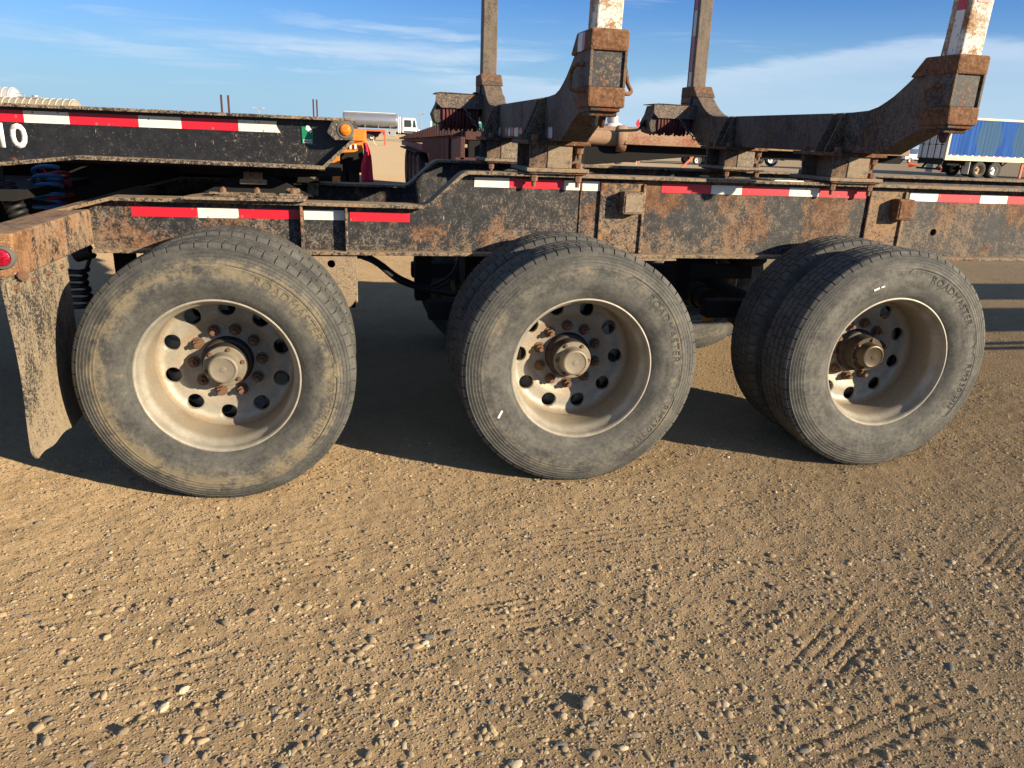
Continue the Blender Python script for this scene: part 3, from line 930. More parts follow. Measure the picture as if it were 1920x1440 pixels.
def rim_mesh():
    """outer dual wheel: lip at y = 0, deep barrel, disc with ten hand holes set back 0.26"""
    def yd(r):                                                 # face of the disc
        pts = [(.100, .262), (.165, .262), (.178, .258), (.196, .249), (.215, .246), (.255, .248), (.272, .243), (.284, .230), (.290, .214)]
        for (r0, y0), (r1, y1) in zip(pts, pts[1:]):
            if r <= r1:
                t = max(0, (r - r0) / (r1 - r0))
                return y0 + (y1 - y0) * t
        return pts[-1][1]
    bm = bmesh.new()
    mb = MB()
    barrel = [(.324, .016), (.3275, .010), (.3285, .003), (.3265, -.002), (.321, -.003), (.3165, .001), (.3135, .010), (.312, .022), (.309, .034), (.300, .046), (.2925, .062), (.290, .080), (.289, .120), (.288, .160), (.287, .195), (.2895, .214)]
    mb.lathe(barrel, 96)
    back = [(.3135, .020), (.312, .040), (.305, .060), (.300, .120), (.300, .225)]
    mb.lathe(list(reversed(back)), 96)
    NS, H, R0, R1, RC, RH = 10, 36, .196, .284, .238, .0345
    da = 2 * pi / NS
    for s in range(NS):
        ac = da * (s + .5)
        outer = []
        for i in range(9):
            outer.append((R0, ac - da / 2 + da * i / 9))
        for i in range(9):
            outer.append((R0 + (R1 - R0) * i / 9, ac + da / 2))
        for i in range(9):
            outer.append((R1, ac + da / 2 - da * i / 9))
        for i in range(9):
            outer.append((R1 - (R1 - R0) * i / 9, ac - da / 2))
        o2 = [(r * cos(a), r * sin(a)) for r, a in outer]
        cx, cz = RC * cos(ac), RC * sin(ac)
        rings = []
        for t in (1.0, .62, .3, .1, 0.0):
            row = []
            for (x, z) in o2:
                ang = atan2(z - cz, x - cx)
                hx, hz = cx + RH * cos(ang), cz + RH * sin(ang)
                px, pz = hx + (x - hx) * t, hz + (z - hz) * t
                row.append((px, yd(hypot(px, pz)) + (.003 if t == 0 else 0), pz))
            rings.append(row)
        rings.append([(cx + (x - cx) * .97, y + .014, cz + (z - cz) * .97) for x, y, z in rings[-1]])
        vs = [p for row in rings for p in row]
        n = len(o2)
        fs = []
        for k in range(len(rings) - 1):
            for i in range(n):
                j = (i + 1) % n
                fs.append((k * n + i, k * n + j, (k + 1) * n + j, (k + 1) * n + i))
        mb.add(vs, fs)
    inner = [(.100, .282), (.100, .262), (.130, .262), (.165, .262), (.178, .258), (.196, .249)]
    mb.lathe(list(reversed(inner)), 90)
    outer = [(.284, .230), (.2875, .222), (.2895, .214)]
    mb.lathe(list(reversed(outer)), 90)
    me = mb.mesh('wheel', None)
    bm.from_mesh(me)
    bmesh.ops.remove_doubles(bm, verts=bm.verts[:], dist=.0002)
    bmesh.ops.recalc_face_normals(bm, faces=bm.faces[:])
    bm.to_mesh(me)
    bm.free()
    me.materials.append(M['rim'])
    me.polygons.foreach_set('use_smooth', [True] * len(me.polygons))
    me.set_sharp_from_angle(angle=radians(34))
    return me


ME_TYRE = {k: tyre_mesh('tyre_' + k, M[k]) for k in ('tyre_mud', 'tyre', 'tyre_pale')}
ME_RIM = rim_mesh()


def hexa(r, y0, y1, n=6):
    return MB().cyl((0, y1, 0), (0, y0, 0), r, n=n)


_n = MB().cyl((0, .0, 0), (0, -.006, 0), .026, n=20).cyl((0, -.006, 0), (0, -.030, 0), .0195, n=6).cyl((0, -.030, 0), (0, -.052, 0), .0105, .0095, n=12)
ME_NUT = _n.mesh('lug_nut', M['nut'], 35)
ME_CAPBOLT = MB().cyl((0, 0, 0), (0, -.004, 0), .0095, n=12).cyl((0, -.004, 0), (0, -.011, 0), .0072, n=6).mesh('cap_bolt', M['nut'], 35)
_h = MB()
_h.lathe([(.108, .290), (.109, .238), (.102, .226), (.092, .222), (.090, .175), (.0885, .170), (.0, .170)], 40)
ME_HUB = _h.mesh('hub', M['hub'], 35)


def cap_mesh(mat):
    c = MB()
    prof = [(.087, .172), (.0885, .168), (.0885, .160), (.086, .157), (.068, .156), (.0655, .152), (.063, .120), (.0605, .111), (.057, .108), (.051, .107), (.0495, .1095), (.047, .1105), (.012, .1100), (.010, .108), (.0, .108)]
    c.lathe(prof, 48)
    return c.mesh('hub_cap', mat, 35)


ME_CAP, ME_CAPO = cap_mesh(M['cap']), cap_mesh(M['cap_oily'])
_d = MB()
_d.lathe([(.095, .283), (.205, .283), (.212, .292), (.212, .50), (.19, .52), (.0, .52)], 40)
ME_DRUM = _d.mesh('brake_drum', M['under'], 40)
TEXT_A = {k: text_mesh('maker_name', 'ROADMASTER', .050, M[k], extrude=.0018, bold=0.0, arc=(.422, radians(48), 1.10), shear=.12) for k in ('letter', 'letter_dark', 'letter_mud')}
TEXT_B = {k: text_mesh('model_code', 'RM230 HH', .046, M[k], extrude=.0016, bold=0.0, arc=(.430, radians(-18), 1.15)) for k in ('letter', 'letter_dark', 'letter_mud')}
TEXT_C = {k: text_mesh('tubeless_mark', 'TUBELESS', .017, M[k], extrude=.001, arc=(.350, radians(84), 1.1)) for k in ('letter', 'letter_dark', 'letter_mud')}
TEXT_D = {k: text_mesh('size_mark', 'REGROOVABLE  11R24.5', .014, M[k], extrude=.001, arc=(.348, radians(24), 1.05)) for k in ('letter', 'letter_dark', 'letter_mud')}


def outline_badge(a0, a1, r0, r1, mat):
    """thin moulded line round a block of lettering"""
    path = []
    n = 40
    for i in range(n + 1):
        a = a0 + (a1 - a0) * i / n
        path.append((r1 * cos(a), 0, r1 * sin(a)))
    rm, rr = (r0 + r1) / 2, (r1 - r0) / 2
    for i in range(1, 8):
        t = pi * i / 8
        a = a1 + (rr * sin(t) / rm) * (1 if a1 > a0 else -1)
        path.append(((rm + rr * cos(t)) * cos(a), 0, (rm + rr * cos(t)) * sin(a)))
    for i in range(n + 1):
        a = a1 + (a0 - a1) * i / n
        path.append((r0 * cos(a), 0, r0 * sin(a)))
    for i in range(1, 8):
        t = pi - pi * i / 8
        a = a0 - (rr * sin(t) / rm) * (1 if a1 > a0 else -1)
        path.append(((rm + rr * cos(t)) * cos(a), 0, (rm + rr * cos(t)) * sin(a)))
    return MB().tube(path, .0011, 5, True).mesh('badge_line', mat, 60)


BADGE = {k: (outline_badge(radians(84), radians(12), .411, .470, M[k]), outline_badge(radians(1), radians(-37), .419, .473, M[k])) for k in ('letter', 'letter_dark', 'letter_mud')}
ZC = 0.5475


def make_wheel(parent, x, y, tk='tyre', letter=None, rot=0.0, face=1, cap=True, oily=False, detail=True):
    """wheel with its lip at y and its open face towards -Y (face=1) or +Y (face=-1)"""
    w = obj('wheel', ME_RIM, parent, (x, y, ZC))
    w.rotation_euler = (0, rot, 0) if face == 1 else (0, rot, pi)
    tm = ME_TYRE[tk]
    if letter:                                                  # the sidewall of a loaded tyre bulges above its footprint
        tm = tm.copy()
        co_ = np.empty(len(tm.vertices) * 3)
        tm.vertices.foreach_get('co', co_)
        co_ = co_.reshape(-1, 3)
        xw = co_[:, 0] * cos(rot) + co_[:, 2] * sin(rot)
        zw = -co_[:, 0] * sin(rot) + co_[:, 2] * cos(rot)
        rr = np.hypot(xw, zw)
        an = np.arctan2(xw, -zw)
        wgt = np.exp(-(an / .42) ** 2) * np.clip((rr - .34) / .08, 0, 1) * np.clip((.548 - rr) / .04, 0, 1)
        co_[:, 1] += np.sign(co_[:, 1]) * .011 * wgt
        tm.vertices.foreach_set('co', co_.ravel())
        tm.update()
    t = obj('tyre', tm, w, (0, .115, 0))
    if letter:
        for nm, me_, yy in (('sidewall_lettering', TEXT_A[letter], -.0245), ('sidewall_lettering', TEXT_B[letter], -.0243), ('sidewall_lettering', TEXT_C[letter], -.0128), ('sidewall_lettering', TEXT_D[letter], -.0122),
                            ('sidewall_badge', BADGE[letter][0], -.0238), ('sidewall_badge', BADGE[letter][1], -.0235)):
            obj(nm, me_, w, (0, yy, 0))
    if detail:
        for i in range(10):
            a = 2 * pi * (i + .15) / 10
            n = obj('lug_nut', ME_NUT, w, (.1429 * cos(a), .262, .1429 * sin(a)))
            n.rotation_euler = (0, rnd.uniform(0, 1), 0)
    if cap:
        obj('hub', ME_HUB, w)
        obj('hub_cap', ME_CAPO if oily else ME_CAP, w)
        if detail:
            for i in range(6):
                a = 2 * pi * (i + .3) / 6
                obj('cap_bolt', ME_CAPBOLT, w, (.0775 * cos(a), .1575, .0775 * sin(a)))
    return w


trailer = thing('log_trailer', (0, 0, 0), 'rusty black log trailer on three dual-wheel axles carrying two stake bunks', 'trailer')
YC = 1.38                                                       # centre line of the trailer
AX = [-1.5437, 0.0, 1.5564]
LIP_FAR = 2 * YC
spec = [('tyre_mud', 'letter_mud', radians(3), False), ('tyre', 'letter', radians(20), False), ('tyre_pale', 'letter_dark', radians(-2), True)]
for ax, (tk, lt, ro, oily) in zip(AX, spec):
    w = make_wheel(trailer, ax, 0.0, tk, lt, ro, 1, True, oily)
    # inner dual (its lip faces inwards), then the far pair
    make_wheel(trailer, ax, .566, 'tyre', None, ro + .4, -1, False, detail=False)
    make_wheel(trailer, ax, LIP_FAR - .566, 'tyre', None, ro + .9, 1, False, detail=False)
    make_wheel(trailer, ax, LIP_FAR, 'tyre', None, ro + 1.3, -1, True, detail=False)
    # axle, drums, brake gear, suspension
    a_ = MB().cyl((ax, .27, ZC), (ax, LIP_FAR - .27, ZC), .0635, n=20)
    axle = a_.build('axle', M['under'], trailer, smooth=40)
    for yy, fc in ((0, 1), (LIP_FAR, -1)):
        d_ = obj('brake_drum', ME_DRUM, axle, (ax, yy, ZC))
        if fc < 0:
            d_.rotation_euler = (0, 0, pi)
    for yy in (.78, LIP_FAR - .78):
        MB().box(ax - .62, ax + .30, yy - .045, yy + .045, ZC + .055, ZC + .155).build('trailing_arm', M['under'], axle, bevel=.01)
        sp = MB()
        sp.lathe([(.0, .0), (.11, .0), (.145, .03), (.15, .09), (.125, .12), (.15, .16), (.145, .215), (.11, .24), (.0, .24)], 24)
        so_ = sp.build('air_spring', M['under'], axle, (ax + .26, yy, ZC + .158), smooth=40)
        so_.rotation_euler = (radians(90), 0, 0)
        ch = MB().cyl((ax - .20, yy + (.16 if yy < YC else -.16), ZC - .02), (ax - .20, yy + (.30 if yy < YC else -.30), ZC - .02), .085, n=20)
        ch.cyl((ax - .20, yy + (.30 if yy < YC else -.30), ZC - .02), (ax - .20, yy + (.40 if yy < YC else -.40), ZC - .02), .07, n=20)
        ch.build('brake_chamber', M['under'], axle, smooth=40)
    MB().box(ax - .66, ax - .57, 1.10, 1.20, ZC + .08, .955).build('suspension_hanger', M['under'], axle, bevel=.008)

# paint marks on the sidewalls
for (cx, r, a, w_, h_) in ((AX[2], .405, 113, .030, .008), (AX[2], .405, 108.5, .018, .007), (AX[1], .418, 207, .009, .038)):
    a = radians(a)
    o = MB().box(-w_ / 2, w_ / 2, -.0006, .0, -h_ / 2, h_ / 2).build('paint_mark', M['white_mark'], trailer, (cx + r * cos(a), -.0272, ZC + r * sin(a)))
    o.rotation_euler = (0, pi / 2 - a if cx == AX[2] else .45, 0)
P = at_y(1328, 592, .92)
MB().prism([(-.035, -.03), (.035, -.03), (.03, -.012), (.0, .075), (-.03, -.012)], 'Y', 0, .008).build('brake_indicator', M['yellow'], trailer, (P.x, .92, P.z))


# ------------------------------------------------------------------ trailer frame
def arc_corner(p0, p1, p2, r=.035, n=4):
    """p1 replaced by a short curve"""
    a, b, c = Vector(p0), Vector(p1), Vector(p2)
    u, v = (a - b).normalized(), (c - b).normalized()
    A, C = b + u * r, b + v * r
    return [tuple(A * (1 - t) ** 2 + b * 2 * t * (1 - t) + C * t * t) for t in [i / n for i in range(n + 1)]]


X_END = 13.0
TOP = [(-2.275, 1.143), (-2.055, 1.204)] + [(-1.6, 1.2035)] + arc_corner((-1.6, 1.2035), (-.643, 1.196), (-.462, 1.364)) + arc_corner((-.643, 1.196), (-.462, 1.364), (1.0, 1.360)) + [(X_END, 1.352)]
YW = .69
web = [(-2.156, .972), (X_END, .972), (X_END, 1.339)] + [(x, z - .014) for x, z in TOP[::-1] if x > -2.1] + [(-2.156, 1.160)]
NEAR_RAIL = MB().prism(web, 'Y', YW - .006, YW + .006, holes=[circ(2.238, 1.106, .0205, 18), circ(4.2, 1.106, .0205, 18)]).build('frame_rail', M['frame'], trailer)
tf = MB().prism(strip(TOP, .0165), 'Y', .62, .76).build('top_flange', M['flange'], NEAR_RAIL, bevel=.003)
bf = MB().box(-2.15, X_END, .62, .76, .955, .9715).build('bottom_flange', M['flange'], NEAR_RAIL, bevel=.003)
far = copy_tree(NEAR_RAIL, trailer, (0, 1.38, 0))
far['label'] = 'far side rail of the frame, its inner face in shade'
for x in (-1.229, -1.023):
    MB().box(x - .006, x + .006, .632, .684, .9725, 1.181).build('stiffener', M['doubler'], NEAR_RAIL, bevel=.002)
MB().box(.139, .146, .6775, .684, .9725, 1.336).build('weld_seam', M['doubler'], NEAR_RAIL, bevel=.002)
for (x0, x1) in ((.242, .478), (1.785, 2.004)):
    pl = MB().box(x0, x1, .668, .684, .9725, 1.335).build('doubler_plate', M['doubler'], NEAR_RAIL, bevel=.004)
    MB().box(x1 - .012, x1 + .004, .655, .690, .973, 1.325).build('doubler_edge', M['doubler'], NEAR_RAIL, bevel=.004)
for (x0, x1) in ((.343, .452), (1.918, 2.022)):
    MB().box(x0, x1, .600, .668, 1.176, 1.288).build('stake_socket', M['rust'] if x0 > 1 else M['doubler'], NEAR_RAIL, bevel=.010)
    MB().box(x0 + .012, x1 - .012, .597, .600, 1.188, 1.276).build('socket_face', M['rust'] if x0 > 1 else M['pedestal'], NEAR_RAIL, bevel=.001)
MB().box(.25, .66, .60, .775, .944, .9552).build('flange_patch', M['flange'], NEAR_RAIL, bevel=.002)
# conspicuity tape, each strip its own piece
for (x0, x1, z1, k) in ((-1.982, -1.696, 1.161, 'red'), (-1.695, -1.515, 1.161, 'white'), (-1.514, -1.238, 1.1605, 'red'), (-1.220, -1.031, 1.160, 'white'), (-1.005, -.719, 1.156, 'red'),
                       (-.404, -.229, 1.333, 'white'), (-.228, .050, 1.332, 'red'), (.051, .137, 1.331, 'white'), (.149, .240, 1.330, 'white'),
                       (.573, .849, 1.330, 'red'), (.850, 1.025, 1.329, 'white'), (1.026, 1.300, 1.329, 'red'), (1.301, 1.476, 1.329, 'white'), (1.477, 1.768, 1.328, 'red'),
                       (2.040, 2.218, 1.321, 'white'), (2.219, 2.497, 1.321, 'red'), (2.498, 2.678, 1.320, 'white'), (2.679, 2.96, 1.320, 'red'), (2.961, 3.14, 1.320, 'white')):
    j = rnd.uniform(-.0015, .0015)
    MB().prism([(x0, z1 - .046 + j), (x1, z1 - .046 + j * .5), (x1 + rnd.uniform(-.002, .002), z1), (x0 + rnd.uniform(-.002, .002), z1)], 'Y', .6818, .6836).build('reflective_tape', M[k + '_tape'], NEAR_RAIL)
# fifth wheel bearer on the low deck: bolted plate with clips, on both rails
ME_BOLT = MB().cyl((0, 0, 0), (0, 0, .003), .019, n=16).cyl((0, 0, .003), (0, 0, .018), .0145, n=6).cyl((0, 0, .018), (0, 0, .024), .008, n=10).mesh('bolt', M['bolt'], 35)
for (yy, first) in ((0.0, True), (1.38, False)):
    zt = 1.2045
    bp = MB().prism([(-1.745, .585), (-1.222, .585), (-1.205, .60), (-1.205, .80), (-1.70, .80), (-1.73, .70)], 'Z', zt, zt + .012).build('deck_plate', M['flange'], trailer, (0, yy, -.0008), bevel=.002)
    MB().prism([(-1.50, .605), (-1.235, .605), (-1.225, .64), (-1.225, .79), (-1.62, .79), (-1.62, .66)], 'Z', zt + .0125, zt + .022).build('deck_plate_layer', M['flange'], bp, bevel=.002)
    for x in (-1.58, -1.43, -1.27):
        MB().prism([(x - .055, .645), (x + .05, .640), (x + .045, .69), (x - .06, .69)], 'Z', zt + .022, zt + .030).build('clamp_clip', M['flange'], bp, bevel=.002)
        obj('bolt', ME_BOLT, bp, (x + .005, .668, zt + .030))
    MB().box(-1.30, -1.235, .70, .75, zt + .022, zt + .05).build('clamp_wedge', M['flange'], bp, bevel=.008)
MB().box(-1.272, -1.205, 1.965, 1.99, 1.08, 1.204).build('deck_gusset', M['flange'], trailer, bevel=.004)
# cross members between the rails
for x in (-2.0, -1.75, -1.22, -.35, .55, 1.1, 1.85, 2.9, 4.0, 5.0, 6.0):
    MB().box(x - .04, x + .04, .766, 2.004, .985, 1.12).build('crossmember', M['under'], trailer, bevel=.004)
MB().cyl((-.42, .95, .86), (.5, .95, .86), .13, n=24).build('air_tank', M['under'], trailer, smooth=40)
MB().cyl((3.9, 1.4, .82), (4.8, 1.4, .82), .13, n=24).build('air_tank', M['under'], trailer, smooth=40)

for (yy, zz) in ((.30, .93), (.30, .86)):
    MB().cyl((5.2, yy, zz), (12.5, yy, zz), .022, n=12).build('side_guard_pipe', M['under'], trailer, smooth=40)
for x in (5.4, 8.8, 12.3):
    MB().box(x - .02, x + .02, .28, .68, .84, .96).build('guard_bracket', M['under'], trailer)
for yy in (.72, 2.04):
    MB().box(10.4, 10.55, yy - .07, yy + .07, .04, .96).build('landing_leg', M['under'], trailer, bevel=.005)
    MB().box(10.3, 10.65, yy - .15, yy + .15, .0, .04).build('landing_foot', M['under'], trailer, bevel=.005)

# fifth wheel that carries the coupled trailer
fw = MB()
disc = [(cos(a) * .46, sin(a) * .46) for a in [radians(25 + 310 * i / 40) for i in range(41)]]
fw.prism([(x - 1.46, y + YC) for x, y in disc] + [(-1.40, YC + .05), (-1.40, YC - .05)], 'Z', 1.292, 1.335)
FWH = fw.build('fifth_wheel', M['under'], trailer, bevel=.006)
for yy in (.86, 1.87):
    MB().prism([(-1.72, 1.205), (-1.18, 1.205), (-1.37, 1.300), (-1.53, 1.300)], 'Y', yy, yy + .03).build('bracket', M['under'], FWH, bevel=.004)
    MB().prism([(-1.52, 1.262), (-1.395, 1.262), (-1.395, 1.284), (-1.405, 1.287), (-1.415, 1.287), (-1.415, 1.318), (-1.50, 1.318), (-1.50, 1.287), (-1.51, 1.287), (-1.52, 1.284)], 'Y', yy - .05, yy - .004).build('pivot_lug', M['pedestal'], FWH, bevel=.004)
    for x in (-1.479, -1.436):
        o = obj('bolt', ME_BOLT, FWH, (x, yy - .05, 1.303))
        o.rotation_euler = (radians(90), 0, 0)

# rear bumper with tail light, mud flap and its stiffening strip
bump_o = MB().box(-2.315, -2.156, -.16, 2.92, .986, 1.142).build('rear_bumper', M['bumper'], trailer, bevel=.008)
LP = at_y(4, 483, -.165)
gl = MB()
gl.lathe([(.0, -.012), (.040, -.012), (.045, -.016), (.053, -.014), (.056, -.004), (.057, .01)], 32)
gl.build('light_grommet', M['grommet'], bump_o, (LP.x, -.16, LP.z), smooth=40).scale = (.74, 1, .74)
gl = MB()
gl.lathe([(.0, -.024), (.018, -.0235), (.030, -.021), (.037, -.017), (.0385, -.010)], 32)
gl.build('tail_light', M['lens_red'], bump_o, (LP.x, -.16, LP.z), smooth=40).scale = (.78, 1, .78)
obj('bolt', ME_BOLT, bump_o, (LP.x + .055, -.16, LP.z - .065), rot=(radians(90), 0, 0))
fl = MB()
nu, nv = 16, 34
vs = []
for s_ in (0, 1):
    for j in range(nv + 1):
        v = j / nv
        for i in range(nu + 1):
            u = i / nu
            y = -.258 + u * .60
            z = .995 - v * .672
            y += .018 * sin(v * 3.0) - .01 * v
            if v > .93:                                         # rounded lower corners
                k = (v - .93) / .07
                y = -.258 + .60 * (.5 + (u - .5) * (1 - .10 * k * k)) + .018 * sin(v * 3.0) - .01
            x = -2.168 + .012 * sin(v * 5 + u * 2) * v + .02 * v * v - .01 * s_
            vs.append((x, y, z + .006 * sin(u * 17) * (v > .98)))
n1 = (nu + 1) * (nv + 1)
fs = []
for j in range(nv):
    for i in range(nu):
        a = j * (nu + 1) + i
        fs.append((a, a + 1, a + nu + 2, a + nu + 1))
        fs.append((n1 + a, n1 + a + nu + 1, n1 + a + nu + 2, n1 + a + 1))
rim_ = [i for i in range(nu + 1)] + [j * (nu + 1) + nu for j in range(1, nv + 1)] + [nv * (nu + 1) + i for i in range(nu - 1, -1, -1)] + [j * (nu + 1) for j in range(nv - 1, 0, -1)]
for a, b in zip(rim_, rim_[1:] + rim_[:1]):
    fs.append((a, n1 + a, n1 + b, b))
flap = MB().add(vs, fs).build('mud_flap', M['flap'], trailer, smooth=40)
MB().box(-2.166, -2.158, -.25, .345, .935, .985).build('flap_strip', M['flap'], flap, bevel=.003)
for y in (-.2, -.05, .10, .25):
    o = obj('bolt', ME_BOLT, flap, (-2.158, y, .958), rot=(0, radians(90), 0))
    o.scale = (.6, .6, .6)

# hanger plate behind the rear wheel, with its return edge
HP = [(-1.27, .955), (-.985, .955), (-.985, .735), (-1.045, .655), (-1.27, .655)]
hang = MB().prism(HP, 'Y', .640, .650, holes=[circ(at_y(621, 495, .64).x, at_y(621, 495, .64).z, .0185, 18)]).build('suspension_bracket', M['hanger'], trailer, bevel=.0015)
MB().box(-.987, -.977, .640, .80, .70, .955).build('bracket_edge', M['hanger'], hang, bevel=.002)
MB().box(-1.27, -.99, .79, .80, .66, .955).build('bracket_back', M['under'], hang)

# air lines sagging below the frame
def spline(pts, n=10):
    P = [Vector(p) for p in pts]
    P = [P[0] * 2 - P[1]] + P + [P[-1] * 2 - P[-2]]
    out = []
    for i in range(1, len(P) - 2):
        for k in range(n):
            t = k / n
            a, b, c, d = P[i - 1], P[i], P[i + 1], P[i + 2]
            out.append(.5 * ((2 * b) + (c - a) * t + (2 * a - 5 * b + 4 * c - d) * t * t + (3 * b - a - 3 * c + d) * t ** 3))
    out.append(P[-2])
    return out


for pts, r in (([(668, 481, .80), (700, 487, .85), (745, 519, .95), (790, 536, 1.05), (812, 535, 1.1), (848, 512, 1.15), (866, 470, 1.2)], .0095),
               ([(672, 479, .82), (702, 490, .87), (748, 523, .97), (792, 541, 1.06), (825, 538, 1.1), (852, 515, 1.15), (872, 470, 1.2)], .0095),
               ([(676, 481, .78), (705, 494, .83), (748, 527, .93), (800, 544, 1.02), (846, 552, 1.08), (880, 556, 1.1)], .011),
               ([(690, 478, .80), (716, 494, .86), (752, 520, .96), (806, 541, 1.05), (850, 549, 1.1), (885, 548, 1.1)], .008)):
    MB().tube(spline([at_y(*p) for p in pts], 8), r, 8).build('air_line', M['hose_black'], trailer, smooth=60)


def helix(path, r_coil, turns, r_tube, phase=0.0, n=14, squash=None):
    P = spline(path, 30)
    L = len(P)
    pts = []
    N = int(turns * n)
    for i in range(N + 1):
        t = i / N * (L - 1)
        k = min(int(t), L - 2)
        c = P[k].lerp(P[k + 1], t - k)
        d = (P[k + 1] - P[k]).normalized()
        u = Vector((1, .2, 0))
        u = (u - d * u.dot(d)).normalized()
        w = d.cross(u)
        a = 2 * pi * i / n + phase
        rr = r_coil * (1 + (.25 * sin(i * .37) if squash else 0))
        pts.append(c + (u * cos(a) + w * sin(a)) * rr)
    return MB().tube(pts, r_tube, 8)


Y0 = 1.0
helix([at_y(140, 478, Y0), at_y(155, 474, Y0), at_y(172, 470, Y0)], .030, 8, .0095).build('coiled_cable', M['hose_black'], trailer, smooth=60)
helix([at_y(148, 503, Y0), at_y(150, 540, Y0), at_y(152, 574, Y0)], .040, 5.5, .0115, squash=1).build('coiled_cable', M['hose_black'], trailer, smooth=60)
MB().tube(spline([at_y(170, 478, Y0), at_y(166, 492, Y0), at_y(162, 503, Y0)], 6), .0095, 8).build('coiled_cable', M['hose_black'], trailer, smooth=60)


# ------------------------------------------------------------------ bunks with stakes
def mirror(pts):
    return [(2 * 1.40 - y, z) for y, z in reversed(pts)]


B_TOP = [(-.045, 1.905), (.130, 1.905), (.19, 1.885), (.222, 1.862), (.292, 1.815), (.335, 1.788), (.38, 1.766), (.44, 1.741), (.515, 1.7245), (.64, 1.7185), (.84, 1.7165)]
B_BOT = [(-.045, 1.640), (.100, 1.636), (.372, 1.5185), (.60, 1.5185)]
ME_BIGBOLT = MB().cyl((0, 0, .0), (0, 0, .004), .026, n=20).cyl((0, 0, .004), (0, 0, .026), .0205, n=6).mesh('bolt', M['bolt'], 35)
ME_STUD = MB().cyl((0, 0, 0), (0, 0, -.018), .021, n=6).cyl((0, 0, -.018), (0, 0, -.036), .019, n=6).cyl((0, 0, -.036), (0, 0, -.062), .0115, .010, n=12).mesh('bolt', M['bolt'], 35)


